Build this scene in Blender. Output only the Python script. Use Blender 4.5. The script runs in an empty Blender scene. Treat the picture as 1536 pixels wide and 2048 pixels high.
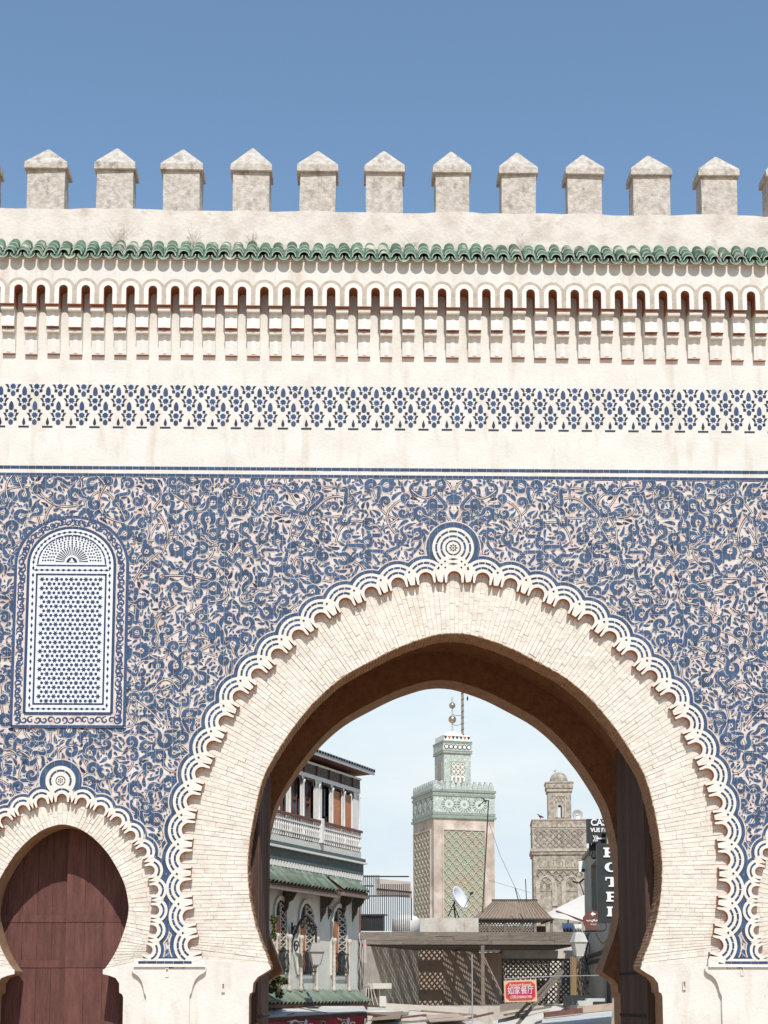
import bpy, math, random
import numpy as np
from mathutils import Vector, Matrix
R = math.radians
sc = bpy.context.scene
col = sc.collection
rnd = random.Random(7)

# ------------------------------------------------------------------ camera, sky, sun, exposure
CAMPOS = Vector((0.0, -20.0, 4.5)); FPX = 3000.0; YAW = R(1.18); TILT = R(7.1); PX0, PY0 = 768.0, 1615.0
cd = bpy.data.cameras.new('camera'); cam = bpy.data.objects.new('camera', cd); col.objects.link(cam)
cd.sensor_fit = 'HORIZONTAL'; cd.sensor_width = 36.0; cd.lens = 36.0 * FPX / 1536.0
cd.shift_x = 0.0; cd.shift_y = (PY0 - 1024.0) / 1536.0
cd.clip_start = 0.1; cd.clip_end = 9000.0
cam.location = CAMPOS; cam.rotation_euler = (R(90) + TILT, 0, -YAW)
sc.camera = cam

SUN_EL, SUN_AZ = 49.0, 6.0            # height above the horizon, turn to the right of the wall's normal
to_sun = Vector((math.sin(R(SUN_AZ)) * math.cos(R(SUN_EL)), -math.cos(R(SUN_AZ)) * math.cos(R(SUN_EL)), math.sin(R(SUN_EL))))
world = bpy.data.worlds.new('World'); sc.world = world; world.use_nodes = True
wn = world.node_tree.nodes; wl = world.node_tree.links
sky = wn.new('ShaderNodeTexSky'); sky.sky_type = 'NISHITA'; sky.sun_disc = False
sky.sun_elevation = R(SUN_EL); sky.sun_rotation = math.pi - R(SUN_AZ)
sky.altitude = 0.0; sky.air_density = 1.0; sky.dust_density = 0.0; sky.ozone_density = 1.0
wtc = wn.new('ShaderNodeTexCoord'); wsep = wn.new('ShaderNodeSeparateXYZ'); wl.new(wtc.outputs['Generated'], wsep.inputs[0])
wmr = wn.new('ShaderNodeMapRange'); wmr.interpolation_type = 'SMOOTHSTEP'; wl.new(wsep.outputs['Z'], wmr.inputs[0])     # pale air all round the horizon
wmr.inputs[1].default_value = math.sin(R(24)); wmr.inputs[2].default_value = math.sin(R(8)); wmr.inputs[3].default_value = 0.0; wmr.inputs[4].default_value = 1.0
wmap = wn.new('ShaderNodeMapping'); wmap.inputs['Scale'].default_value = (3, 3, 9); wl.new(wtc.outputs['Generated'], wmap.inputs['Vector'])
wno = wn.new('ShaderNodeTexNoise'); wno.inputs['Scale'].default_value = 1.6; wno.inputs['Detail'].default_value = 6.0; wl.new(wmap.outputs[0], wno.inputs['Vector'])
wcl = wn.new('ShaderNodeMapRange'); wcl.inputs[1].default_value = .48; wcl.inputs[2].default_value = .72; wl.new(wno.outputs['Fac'], wcl.inputs[0])
whz = wn.new('ShaderNodeMix'); whz.data_type = 'RGBA'; whz.inputs[6].default_value = (4.5, 4.85, 5.4, 1); whz.inputs[7].default_value = (5.4, 5.35, 5.6, 1); wl.new(wcl.outputs[0], whz.inputs[0])
wmx = wn.new('ShaderNodeMix'); wmx.data_type = 'RGBA'; wl.new(wmr.outputs[0], wmx.inputs[0]); wl.new(sky.outputs[0], wmx.inputs[6]); wl.new(whz.outputs[2], wmx.inputs[7])
wtn = wn.new('ShaderNodeMix'); wtn.data_type = 'RGBA'; wtn.blend_type = 'MULTIPLY'; wtn.inputs[0].default_value = 1.0; wtn.inputs[7].default_value = (.90, .965, .935, 1); wl.new(wmx.outputs[2], wtn.inputs[6])
wl.new(wtn.outputs[2], wn['Background'].inputs['Color'])
wn['Background'].inputs['Strength'].default_value = 0.15
sl = bpy.data.lights.new('sun', 'SUN'); sl.energy = 3.7; sl.angle = R(0.5); sl.color = (1.0, 0.965, 0.915)
sun = bpy.data.objects.new('sun', sl); col.objects.link(sun); sun.location = (4, -30, 30)
sun.rotation_euler = to_sun.to_track_quat('Z', 'Y').to_euler()
sc.view_settings.view_transform = 'Standard'; sc.view_settings.look = 'None'
sc.view_settings.exposure = 0.3; sc.view_settings.gamma = 1.0; sc.view_settings.use_curve_mapping = False

# ------------------------------------------------------------------ helpers: pixel -> place
FWD = Vector((math.sin(YAW) * math.cos(TILT), math.cos(YAW) * math.cos(TILT), math.sin(TILT)))
RGT = Vector((math.cos(YAW), -math.sin(YAW), 0)); UPV = RGT.cross(FWD)
def ray(px, py): return FWD + RGT * ((px - PX0) / FPX) - UPV * ((py - PY0) / FPX)
def P(px, py, Y):                       # the point of the plane y = Y seen at a photo pixel
    d = ray(px, py); return CAMPOS + d * ((Y - CAMPOS.y) / d.y)
def W(px, py, Y=0.0):
    p = P(px, py, Y); return (p.x, p.z)
def PZ(px, py, Z):                      # the point of the plane z = Z seen at a photo pixel
    d = ray(px, py); return CAMPOS + d * ((Z - CAMPOS.z) / d.z)
PXM = 150.0
class Plane:                            # an upright plane: u along it, n out of it, z up
    def __init__(s, o, d):
        s.o = Vector((o[0], o[1], 0)); s.d = Vector((d[0], d[1], 0)).normalized(); s.n = Vector((s.d.y, -s.d.x, 0))
    def hit(s, px, py, off=0.0):
        r = ray(px, py); o = s.o + s.n * off
        t = (o - CAMPOS).dot(s.n) / r.dot(s.n); p = CAMPOS + r * t
        return ((p - s.o).dot(s.d), p.z)
    def pt(s, u, n, z): return s.o + s.d * u + s.n * n + Vector((0, 0, z))

# ------------------------------------------------------------------ materials
def mat(name, c1, c2=None, scale=3.0, lo=.35, hi=.65, rough=.8, bump=0.0, bscale=30.0, stretch=(1, 1, 1), rndv=0.0, metal=0.0, spec=.4,
        c3=None, s3=1.0, lo3=.5, hi3=.7, st3=(1, 1, 1), cell=None, transl=0.0):
    m = bpy.data.materials.new(name); m.use_nodes = True; nt = m.node_tree; n = nt.nodes; l = nt.links; b = n['Principled BSDF']
    b.inputs['Roughness'].default_value = rough; b.inputs['Metallic'].default_value = metal; b.inputs['Specular IOR Level'].default_value = spec
    geo = n.new('ShaderNodeNewGeometry')
    def noise(scale, stretch, detail=5.0):
        mp = n.new('ShaderNodeMapping'); mp.inputs['Scale'].default_value = stretch; l.new(geo.outputs['Position'], mp.inputs['Vector'])
        t = n.new('ShaderNodeTexNoise'); t.inputs['Scale'].default_value = scale; t.inputs['Detail'].default_value = detail; t.inputs['Roughness'].default_value = .6
        l.new(mp.outputs[0], t.inputs['Vector']); return t
    def mixc(fac, a, bb):
        x = n.new('ShaderNodeMix'); x.data_type = 'RGBA'; l.new(fac, x.inputs[0])
        for s, v in ((x.inputs[6], a), (x.inputs[7], bb)):
            if isinstance(v, tuple): s.default_value = (*v, 1)
            else: l.new(v, s)
        return x.outputs[2]
    def ramp(f, lo, hi):
        r = n.new('ShaderNodeMapRange'); r.inputs[1].default_value = lo; r.inputs[2].default_value = hi; l.new(f, r.inputs[0]); return r.outputs[0]
    out = None
    if c2 is not None: out = mixc(ramp(noise(scale, stretch).outputs['Fac'], lo, hi), c1, c2)
    if c3 is not None: out = mixc(ramp(noise(s3, st3, 8.0).outputs['Fac'], lo3, hi3), out if out is not None else c1, c3)
    if rndv:
        h = n.new('ShaderNodeHueSaturation'); a = n.new('ShaderNodeMapRange'); a.inputs[3].default_value = 1 - rndv; a.inputs[4].default_value = 1 + rndv
        if cell:
            sn = n.new('ShaderNodeVectorMath'); sn.operation = 'SNAP'; sn.inputs[1].default_value = cell; l.new(geo.outputs['Position'], sn.inputs[0])
            wn_ = n.new('ShaderNodeTexWhiteNoise'); l.new(sn.outputs[0], wn_.inputs['Vector']); l.new(wn_.outputs['Value'], a.inputs[0])
        else:
            oi = n.new('ShaderNodeObjectInfo'); l.new(oi.outputs['Random'], a.inputs[0])
        l.new(a.outputs[0], h.inputs['Value'])
        if out is None: h.inputs['Color'].default_value = (*c1, 1)
        else: l.new(out, h.inputs['Color'])
        out = h.outputs[0]
    if out is None: b.inputs['Base Color'].default_value = (*c1, 1)
    else: l.new(out, b.inputs['Base Color'])
    if bump:
        bm_ = n.new('ShaderNodeBump'); bm_.inputs['Strength'].default_value = bump; bm_.inputs['Distance'].default_value = .02
        l.new(noise(bscale, stretch, 6.0).outputs['Fac'], bm_.inputs['Height']); l.new(bm_.outputs[0], b.inputs['Normal'])
    if transl:
        b.inputs['Transmission Weight'].default_value = transl
    return m

M = {}
M['plaster'] = mat('cream_plaster', (.685, .655, .60), (.61, .58, .52), 2.6, .40, .72, .9, .4, 22, c3=(.50, .41, .31), s3=1.7, lo3=.53, hi3=.84, st3=(2.2, 1, .5))
M['white'] = mat('white_stucco', (.73, .70, .65), (.67, .635, .58), 5, .4, .7, .9, .25, 40)
M['weather'] = mat('weathered_plaster', (.58, .535, .47), (.42, .375, .315), 13, .36, .62, .95, 1.0, 22, c3=(.17, .145, .12), s3=7, lo3=.55, hi3=.76, st3=(1, 1, .6))
M['parapet'] = mat('stained_parapet', (.66, .61, .54), (.52, .46, .39), 2.6, .42, .68, .95, .6, 20, c3=(.36, .28, .21), s3=3.5, lo3=.60, hi3=.80, st3=(.8, 1, 1))
M['taupe'] = mat('taupe_band', (.50, .43, .35), (.38, .32, .25), 14, .4, .7, .9, .4, 50)
M['terracotta_and_shade'] = mat('terracotta_and_shade_tint', (.44, .17, .085), (.36, .13, .065), 6, .4, .7, .9, .3, 30)  # red-brown recess shade put into the colour; plain clay red on tower tiles
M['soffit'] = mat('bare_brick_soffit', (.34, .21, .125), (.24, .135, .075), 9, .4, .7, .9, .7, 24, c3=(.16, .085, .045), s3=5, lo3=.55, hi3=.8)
M['vault'] = mat('shade_toned_brick_vault', (.20, .095, .045), (.14, .062, .028), 9, .4, .7, .95, .9, 18)  # darker brown brick: the shade of the passage is put into the colour
M['lobe'] = mat('cream_scallop', (.71, .665, .595), (.645, .595, .52), 9, .4, .72, .9, .35, 30, c3=(.48, .36, .26), s3=4, lo3=.62, hi3=.85)
M['brick'] = mat('whitewashed_brick', (.70, .65, .57), (.635, .575, .485), 6, .4, .7, .9, .5, 30, rndv=.085, cell=(.10, .2, .05), c3=(.55, .42, .30), s3=4, lo3=.62, hi3=.85)
M['mortar'] = mat('mortar', (.64, .58, .49), (.56, .49, .41), 8, .4, .7, .95, .5, 40)
M['tile_cream'] = mat('chipped_cream_tile', (.62, .55, .50), (.56, .42, .365), 7, .48, .62, .6, .3, 60, rndv=.06, cell=(.112, 9, .112))
M['glaze'] = mat('blue_glaze', (.036, .072, .142), (.052, .088, .150), 9, .4, .7, .42, .15, 30, rndv=.22, cell=(.112, 9, .112), c3=(.026, .050, .11), s3=3, lo3=.5, hi3=.75, spec=.3)
M['glaze_dark'] = mat('navy_glaze', (.014, .020, .045), (.024, .034, .07), 9, .4, .7, .4, spec=.3, rndv=.2)
M['glaze_piece'] = mat('blue_cut_tile', (.026, .050, .115), (.042, .07, .13), 20, .4, .7, .4, rndv=.28, spec=.3)
M['white_tile'] = mat('white_cut_tile', (.70, .715, .73), (.62, .635, .65), 20, .4, .7, .4, spec=.3)
M['green_tile'] = mat('green_roof_tile', (.048, .108, .062), (.095, .158, .100), 14, .4, .7, .45, .3, 40, rndv=.35, c3=(.40, .38, .28), s3=3.2, lo3=.56, hi3=.66)
M['tile_lip'] = mat('pale_tile_edge', (.42, .46, .38), (.26, .32, .25), 18, .4, .7, .6)
M['wood_dark'] = mat('old_dark_timber', (.105, .058, .042), (.050, .028, .020), 5, .35, .65, .85, .9, 14, stretch=(5, 5, .25), rndv=.2)
M['wood_red'] = mat('red_brown_door', (.140, .056, .044), (.092, .036, .028), 4, .35, .65, .75, .8, 12, stretch=(4, 4, .6), rndv=.12)
M['iron'] = mat('dark_iron', (.025, .025, .027), (.06, .05, .045), 12, .5, .8, .6)
M['twig'] = mat('dry_twig', (.26, .20, .13), (.36, .29, .2), 9)
M['ground'] = mat('dusty_ground', (.52, .375, .25), (.44, .31, .20), .6, .4, .7, .95, .4, 8)

# ------------------------------------------------------------------ helpers: meshes and things
class MB:
    def __init__(s): s.v = []; s.f = []; s.m = []
    def add(s, vs, fs, mi=0):
        o = len(s.v); s.v.extend([tuple(v) for v in vs])
        for f in fs: s.f.append(tuple(i + o for i in f)); s.m.append(mi)
        return s
    def hexa(s, p, mi=0):               # eight corners, bottom ring then top ring
        return s.add(p, [(3, 2, 1, 0), (4, 5, 6, 7), (0, 1, 5, 4), (1, 2, 6, 5), (2, 3, 7, 6), (3, 0, 4, 7)], mi)
    def box(s, x0, x1, y0, y1, z0, z1, mi=0):
        return s.hexa([(x0, y0, z0), (x1, y0, z0), (x1, y1, z0), (x0, y1, z0), (x0, y0, z1), (x1, y0, z1), (x1, y1, z1), (x0, y1, z1)], mi)
    def fbox(s, pl, u0, u1, n0, n1, z0, z1, mi=0):   # a box in a Plane's frame
        return s.hexa([pl.pt(u0, n1, z0), pl.pt(u1, n1, z0), pl.pt(u1, n0, z0), pl.pt(u0, n0, z0), pl.pt(u0, n1, z1), pl.pt(u1, n1, z1), pl.pt(u1, n0, z1), pl.pt(u0, n0, z1)], mi)
    def bar(s, a, b, w, h=None, mi=0, up=Vector((0, 0, 1))):  # a square bar from a to b
        a = Vector(a); b = Vector(b); h = h or w; t = (b - a).normalized()
        if abs(t.dot(up)) > .98: up = Vector((0, 1, 0))
        x = t.cross(up).normalized() * (w / 2); y = x.cross(t).normalized() * (h / 2)
        return s.hexa([a - x - y, a + x - y, a + x + y, a - x + y, b - x - y, b + x - y, b + x + y, b - x + y], mi)
    def prism(s, pts, y0, y1, mi=0, ms=None, pl=None, back=True):   # polygon in (x,z) given a depth along y, or (u,z) along a Plane's n
        ms = mi if ms is None else ms; n = len(pts)
        a = sum(pts[i][0] * pts[(i + 1) % n][1] - pts[(i + 1) % n][0] * pts[i][1] for i in range(n))
        if a < 0: pts = pts[::-1]
        if pl: f = [pl.pt(x, y0, z) for x, z in pts]; g = [pl.pt(x, y1, z) for x, z in pts]
        else: f = [(x, y0, z) for x, z in pts]; g = [(x, y1, z) for x, z in pts]
        o = len(s.v); s.v.extend([tuple(v) for v in f + g])
        s.f.append(tuple(range(o, o + n))); s.m.append(mi)
        if back: s.f.append(tuple(range(o + 2 * n - 1, o + n - 1, -1))); s.m.append(mi)
        for i in range(n):
            j = (i + 1) % n; s.f.append((o + j, o + i, o + n + i, o + n + j)); s.m.append(ms)
        return s
    def tube(s, path, r, n=6, mi=0, caps=True):
        path = [Vector(p) for p in path]; rings = []; rs = r if isinstance(r, (list, tuple)) else [r] * len(path)
        up = Vector((0.13, 0.31, 1)).normalized(); o = len(s.v)
        for i, p in enumerate(path):
            t = (path[min(i + 1, len(path) - 1)] - path[max(i - 1, 0)]).normalized()
            x = t.cross(up); x = x.normalized() if x.length > .05 else t.cross(Vector((1, 0, 0))).normalized(); y = t.cross(x)
            for k in range(n):
                a = 2 * math.pi * k / n; s.v.append(tuple(p + (x * math.cos(a) + y * math.sin(a)) * rs[i]))
        for i in range(len(path) - 1):
            for k in range(n):
                k2 = (k + 1) % n; s.f.append((o + i * n + k, o + i * n + k2, o + (i + 1) * n + k2, o + (i + 1) * n + k)); s.m.append(mi)
        if caps:
            s.f.append(tuple(o + k for k in range(n))); s.m.append(mi); e = o + (len(path) - 1) * n
            s.f.append(tuple(e + k for k in range(n - 1, -1, -1))); s.m.append(mi)
        return s
    def lathe(s, prof, c, n=16, mi=0, sq=False, rot=0.0):     # profile of (radius, z) about a vertical axis; sq: square plan (radius = half width)
        c = Vector(c); o = len(s.v); n = 4 if sq else n; k0 = math.pi / 4 if sq else 0; q = math.sqrt(2) if sq else 1
        for r, z in prof:
            for k in range(n):
                a = 2 * math.pi * k / n + k0 + rot; s.v.append((c.x + r * q * math.cos(a), c.y + r * q * math.sin(a), c.z + z))
        for i in range(len(prof) - 1):
            for k in range(n):
                k2 = (k + 1) % n; s.f.append((o + i * n + k, o + i * n + k2, o + (i + 1) * n + k2, o + (i + 1) * n + k)); s.m.append(mi)
        s.f.append(tuple(o + k for k in range(n - 1, -1, -1))); s.m.append(mi); e = o + (len(prof) - 1) * n
        s.f.append(tuple(e + k for k in range(n))); s.m.append(mi)
        return s
    def mesh(s, name, mats, smooth=False):
        me = bpy.data.meshes.new(name); me.from_pydata(s.v, [], s.f)
        for m in (mats if isinstance(mats, (list, tuple)) else [mats]): me.materials.append(M[m] if isinstance(m, str) else m)
        if any(s.m): me.polygons.foreach_set('material_index', s.m)
        if smooth: me.polygons.foreach_set('use_smooth', [True] * len(s.f))
        me.update(); return me
    def build(s, name, mats, parent=None, smooth=False): return place(s.mesh(name, mats, smooth), name, parent)

WPOS = {}
def wpos(o):                            # world position of an unrotated thing or part
    return WPOS.get(o.name, Vector((0, 0, 0)))
def place(me, name, parent=None, loc=None, rot=None, scale=None):   # loc in world coordinates
    o = bpy.data.objects.new(name, me); col.objects.link(o)
    if parent is not None:
        o.parent = parent; o.matrix_parent_inverse = Matrix.Translation(-wpos(parent))
    if loc is not None: o.location = loc; WPOS[o.name] = Vector(loc)
    if rot is not None: o.rotation_euler = rot
    if scale is not None: o.scale = scale
    return o
def under(o, parent):                   # child given in the parent's own coordinates
    o.parent = parent; return o
def tag(o, label=None, cat=None, group=None, kind=None):
    for k, v in (('label', label), ('category', cat), ('group', group), ('kind', kind)):
        if v: o[k] = v
    return o
def thing(name, label, cat, loc, group=None):
    o = bpy.data.objects.new(name, None); col.objects.link(o); o.location = loc; o.empty_display_size = .3; WPOS[o.name] = Vector(loc)
    return tag(o, label, cat, group)
def catmull(pts, n):                    # n points evenly spaced by arc length along a smooth curve
    p = np.array(pts, float); q = np.vstack([2 * p[0] - p[1], p, 2 * p[-1] - p[-2]]); out = []
    for i in range(1, len(q) - 2):
        t = np.linspace(0, 1, 16, endpoint=False)[:, None]; a, b, c, d = q[i - 1], q[i], q[i + 1], q[i + 2]
        out.append(.5 * (2 * b + (c - a) * t + (2 * a - 5 * b + 4 * c - d) * t**2 + (3 * b - a - 3 * c + d) * t**3))
    out.append(p[-1:]); c = np.vstack(out); s = np.concatenate([[0], np.cumsum(np.hypot(*np.diff(c, axis=0).T))])
    u = np.linspace(0, s[-1], n); return np.column_stack([np.interp(u, s, c[:, 0]), np.interp(u, s, c[:, 1])]), s[-1]

# ------------------------------------------------------------------ the ground
g = MB(); g.add([(-3000, -3000, 0), (3000, -3000, 0), (3000, 3000, 0), (-3000, 3000, 0)], [(0, 1, 2, 3)])
tag(g.build('ground', 'ground'), kind='structure')
# ================================================================== THE GATE
XC = W(911, 1600)[0]; XL = W(122, 1700)[0]; XR = 2 * XC - XL
gate = thing('city_gate', 'monumental cream gateway wall covered in blue tile scrolls with horseshoe arches and merlons', 'gateway', (XC, 0, 0))
ZT = lambda y, x=768, Y=0.0: W(x, y, Y)[1]
def prof(tab, px, xc):                  # (half width, y) table in photo pixels -> (half width, z) in metres
    return [(W(px + h, y)[0] - xc, W(px + h, y)[1]) for h, y in tab]
I_M = prof([(0, 1264), (30, 1267), (65, 1277), (108, 1293), (156, 1317), (220, 1353), (273, 1398), (315, 1447), (340, 1482), (365, 1522), (384, 1561), (402, 1632), (413, 1700),
            (415, 1750), (411, 1800), (400, 1853), (386, 1893), (372, 1933)], 911, XC)
E_M = prof([(0, 1166), (30, 1166), (66, 1171), (116, 1182), (176, 1205), (229, 1230), (268, 1257), (311, 1291), (351, 1329), (390, 1369), (425, 1413), (453, 1466), (480, 1523),
            (500, 1573), (515, 1630), (523, 1690), (526, 1747), (524, 1803), (516, 1863), (511, 1890), (506, 1917)], 911, XC)
I_L = prof([(0, 1648), (12, 1649), (38, 1658), (65, 1677), (91, 1705), (111, 1737), (126, 1770), (133, 1805), (133, 1827), (126, 1857), (111, 1897), (95, 1925), (82, 1942)], 122, XL)
E_L = prof([(0, 1604), (21, 1606), (58, 1618), (91, 1635), (121, 1660), (145, 1690), (165, 1723), (176, 1762), (181, 1803), (178, 1847), (173, 1880), (167, 1900), (161, 1917)], 122, XL)
imp_M = prof([(372, 1938), (384, 1946), (398, 1954), (407, 1966), (409, 1984), (414, 1987), (416, 1994)], 911, XC)
imp_L = prof([(82, 1948), (95, 1951), (108, 1956), (115, 1967), (115, 1985), (121, 1989), (123, 1995)], 122, XL)
def side(tab, n): return catmull(tab, n)[0]      # apex -> springing
ARCH = {}
for key, xc, i_t, e_t, imp in (('main', XC, I_M, E_M, imp_M), ('left', XL, I_L, E_L, imp_L), ('right', XR, I_L, E_L, imp_L)):
    ARCH[key] = dict(xc=xc, I=side(i_t, 64), E=side(e_t, 64), imp=imp)
def notch(xc, pts):                     # half profile apex->bottom (hw, z) -> full opening from the ground at left to the ground at right
    l = [(xc - h, z) for h, z in pts]; r = [(xc + h, z) for h, z in pts]
    L = [(l[-1][0], -0.2)] + l[::-1]; Rr = [(r[-1][0], -0.2)]
    return L + r[1:] + Rr
def offset(pts, d, end=0):                     # push an apex->bottom half profile outward
    p = np.array(pts); d = np.full(len(p), d); k_ = int(len(p) * end) if end else 0
    if k_: d[-k_:] = np.linspace(d[-1], .015, k_)
    d = d[:, None]; t = np.gradient(p, axis=0); t /= np.hypot(t[:, 0], t[:, 1])[:, None]
    q = p + np.column_stack([-t[:, 1], t[:, 0]]) * d; q[0, 0] = 0; q[:, 0] = np.maximum(q[:, 0], 0); return q
def opening(key): a = ARCH[key]; return [tuple(p) for p in a['I']] + [tuple(p) for p in a['imp']]
XMIN, XMAX = -9.0, 11.5
ZPAR = ZT(430, 768, 0.05)
def wallshape(notches, ztop):
    pts = [(XMIN, -0.2)]
    for n in notches: pts += n
    return pts + [(XMAX, -0.2), (XMAX, ztop), (XMIN, ztop)]
keys = ('left', 'main', 'right')
# front ring, vault chamber, rear ring
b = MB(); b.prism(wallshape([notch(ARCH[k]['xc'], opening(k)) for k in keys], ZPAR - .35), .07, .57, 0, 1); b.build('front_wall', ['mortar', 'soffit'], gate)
b = MB()
def vault(k, d):
    a = ARCH[k]; q = offset(a['I'], d); w = q[:, 0].max(); i = int(np.argmax(q[:, 0])); return notch(a['xc'], [tuple(p) for p in q[:i]] + [(w, 2.0)])
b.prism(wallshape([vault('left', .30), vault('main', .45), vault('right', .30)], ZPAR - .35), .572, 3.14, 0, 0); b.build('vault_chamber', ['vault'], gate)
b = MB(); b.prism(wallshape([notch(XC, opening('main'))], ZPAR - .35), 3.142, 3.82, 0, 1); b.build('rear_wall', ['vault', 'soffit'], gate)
# the tiled and plastered face, seven centimetres proud of the brick rings
def smooth(tab): return [tuple(v) for v in catmull(tab, 22)[0]]
def panelnotch(k, d, tab, px):
    a = ARCH[k]; q = [tuple(p) for p in offset(a['E'], d, .045)]; return notch(a['xc'], q + prof(smooth(tab), px, XC if px == 911 else XL))
pm = [(505, 1932), (499, 1938), (504, 1946), (513, 1951), (521, 1960), (526, 1972), (529, 1984), (533, 1992), (533, 2000)]
plf = [(148, 1932), (141, 1938), (145, 1946), (153, 1951), (160, 1960), (164, 1972), (166, 1984), (170, 1992), (170, 2000)]
b = MB(); b.prism(wallshape([panelnotch('left', .135, plf, 122), panelnotch('main', .205, pm, 911), panelnotch('right', .135, plf, 122)], ZPAR - .35), 0.0, .068, 0, 0)
b.build('face_panel', ['plaster'], gate)
# plaster piers under the brick rings
for k, tab in (('left', plf), ('main', pm), ('right', plf)):
    a = ARCH[k]; hw = {'main': 540 / PXM}.get(k, 180 / PXM); ztop = a['I'][-1][1] + .02; zz = a['E'][-1][1]
    for s in (-1, 1):
        pts = [(a['xc'] + s * h, z) for h, z in [(a['I'][-1][0], ztop)] + list(a['imp'])] + [(a['xc'] + s * a['imp'][-1][0], -.2), (a['xc'] + s * hw, -.2), (a['xc'] + s * hw, zz)]
        b = MB(); b.prism(pts, .061, .0695); b.build('ring_pier', ['plaster'], gate)

# ---- whitewashed bricks of the arch rings
def frames(pts, n, ext=0.0):            # n frames (x, z, normal) evenly along the whole curve, apex in the middle
    full = np.vstack([pts[::-1] * [-1, 1], pts[1:]]); s = np.concatenate([[0], np.cumsum(np.hypot(*np.diff(full, axis=0).T))])
    return full, s
def at(full, s, u):
    return np.array([np.interp(u * s[-1], s, full[:, 0]), np.interp(u * s[-1], s, full[:, 1])])
bricks = []
def pairing(I, E):                      # for every inner point the outer point along the inner curve's normal
    fi, si = frames(I, 0); fe, se = frames(E, 0); t = np.gradient(fi, axis=0); t /= np.hypot(t[:, 0], t[:, 1])[:, None]; v = []
    for p, q in zip(fi, t):
        d = np.abs((fe - p) @ q) + 9 * (((fe - p) @ np.array([-q[1], q[0]])) < 0); v.append(se[int(np.argmin(d))] / se[-1])
    v = np.array(v); n = len(v); v = (v + (1 - v[::-1])) / 2; x = si / si[-1]
    w = np.clip(np.minimum(x, 1 - x) / .10, 0, 1); v = v * w + x * (1 - w)
    k = np.ones(13) / 13; v = np.convolve(np.pad(v, 6, mode='edge'), k, 'valid'); v[0] = 0; v[-1] = 1; return x, np.maximum.accumulate(v)
for k, ncourse, nb in (('main', 216, 3.1), ('left', 96, 1.7), ('right', 96, 1.7)):
    a = ARCH[k]; EO = offset(a['E'], .20 if k == 'main' else .13); fi, si = frames(a['I'], 0); fe, se = frames(EO, 0); px_, pv = pairing(a['I'], EO); rs = random.Random(11)
    for c in range(ncourse):
        u0, u1 = c / ncourse, (c + 1) / ncourse; v0, v1 = np.interp(u0, px_, pv), np.interp(u1, px_, pv)
        A0, A1, B0, B1 = at(fi, si, u0), at(fi, si, u1), at(fe, se, v0), at(fe, se, v1)
        off = rs.choice((0, .5)) + rs.uniform(-.18, .18); L = nb + .45; x = -off
        jw = .0014; cyy = rs.uniform(-.004, .003)
        while x < L:
            t0, t1 = max(x, 0) / L, min(x + 1, L) / L; x += 1 * rs.uniform(.85, 1.15)
            t1 = min(x, L) / L
            if t1 - t0 < .03 or t0 >= 1: continue
            q = [A0 + (B0 - A0) * t0, A0 + (B0 - A0) * t1, A1 + (B1 - A1) * t1, A1 + (B1 - A1) * t0]
            m = sum(q) / 4
            e1 = (q[1] - q[0]); l1 = np.hypot(*e1); e2 = q[3] - q[0]; l2 = np.hypot(*e2)
            if l1 < .03 or l2 < .012: continue
            g1 = e1 / l1 * jw * .6; g2 = e2 / l2 * jw * (1.3 + rs.random() * 1.2)
            q = [q[0] + g1 + g2, q[1] - g1 + g2, q[2] - g1 - g2, q[3] + g1 - g2]
            j = [np.array([rs.uniform(-.002, .002), rs.uniform(-.002, .002)]) for _ in q]
            q = [v + w for v, w in zip(q, j)]
            y = .0625 + cyy + rs.uniform(-.003, .003); ins = .0025
            c0 = sum(q) / 4; front = [v + (c0 - v) / np.hypot(*(c0 - v)) * ins for v in q]
            vs = [(a['xc'] + v[0], y, v[1]) for v in front] + [(a['xc'] + v[0], .0695, v[1]) for v in q]
            px = 706 + (a['xc'] + m[0]) * PXM
            bricks.append((vs, l1 * l2 if -10 < px < 1546 else 0))
BF = [(0, 1, 2, 3), (0, 4, 5, 1), (1, 5, 6, 2), (2, 6, 7, 3), (3, 7, 4, 0)]
def fix(vs):                            # order the front so that it faces the street
    a = sum(vs[i][0] * vs[(i + 1) % 4][2] - vs[(i + 1) % 4][0] * vs[i][2] for i in range(4))
    return vs if a > 0 else [vs[i] for i in (3, 2, 1, 0, 7, 6, 5, 4)]
bricks.sort(key=lambda x: -x[1]); rest = MB()
for i, (vs, w) in enumerate(bricks):
    vs = fix(vs)
    if i < 300: MB().add(vs, BF).build('brick', 'brick', gate)
    else: rest.add(vs, BF)
tag(rest.build('brick_courses', 'brick', gate), kind='stuff')

# uneven brick ends on the underside of the great arch
b = MB(); fi, si = frames(ARCH['main']['I'], 0); rs = random.Random(77)
for c in range(262):
    A0, A1 = at(fi, si, (c + .08) / 262), at(fi, si, (c + .92) / 262); t = A1 - A0; nn = np.array([t[1], -t[0]]) / np.hypot(*t)
    for y0, y1 in ((.0705, .31), (.318, .568)):
        e = rs.uniform(.002, .012); q = [A0 - nn * .004, A1 - nn * .004, A1 + nn * e, A0 + nn * e]
        b.prism([(XC + v[0], v[1]) for v in q], y0 + (rs.uniform(-.03, 0) if y0 < .1 else 0), y1)
tag(b.build('soffit_courses', ['soffit'], gate), kind='stuff')

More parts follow.
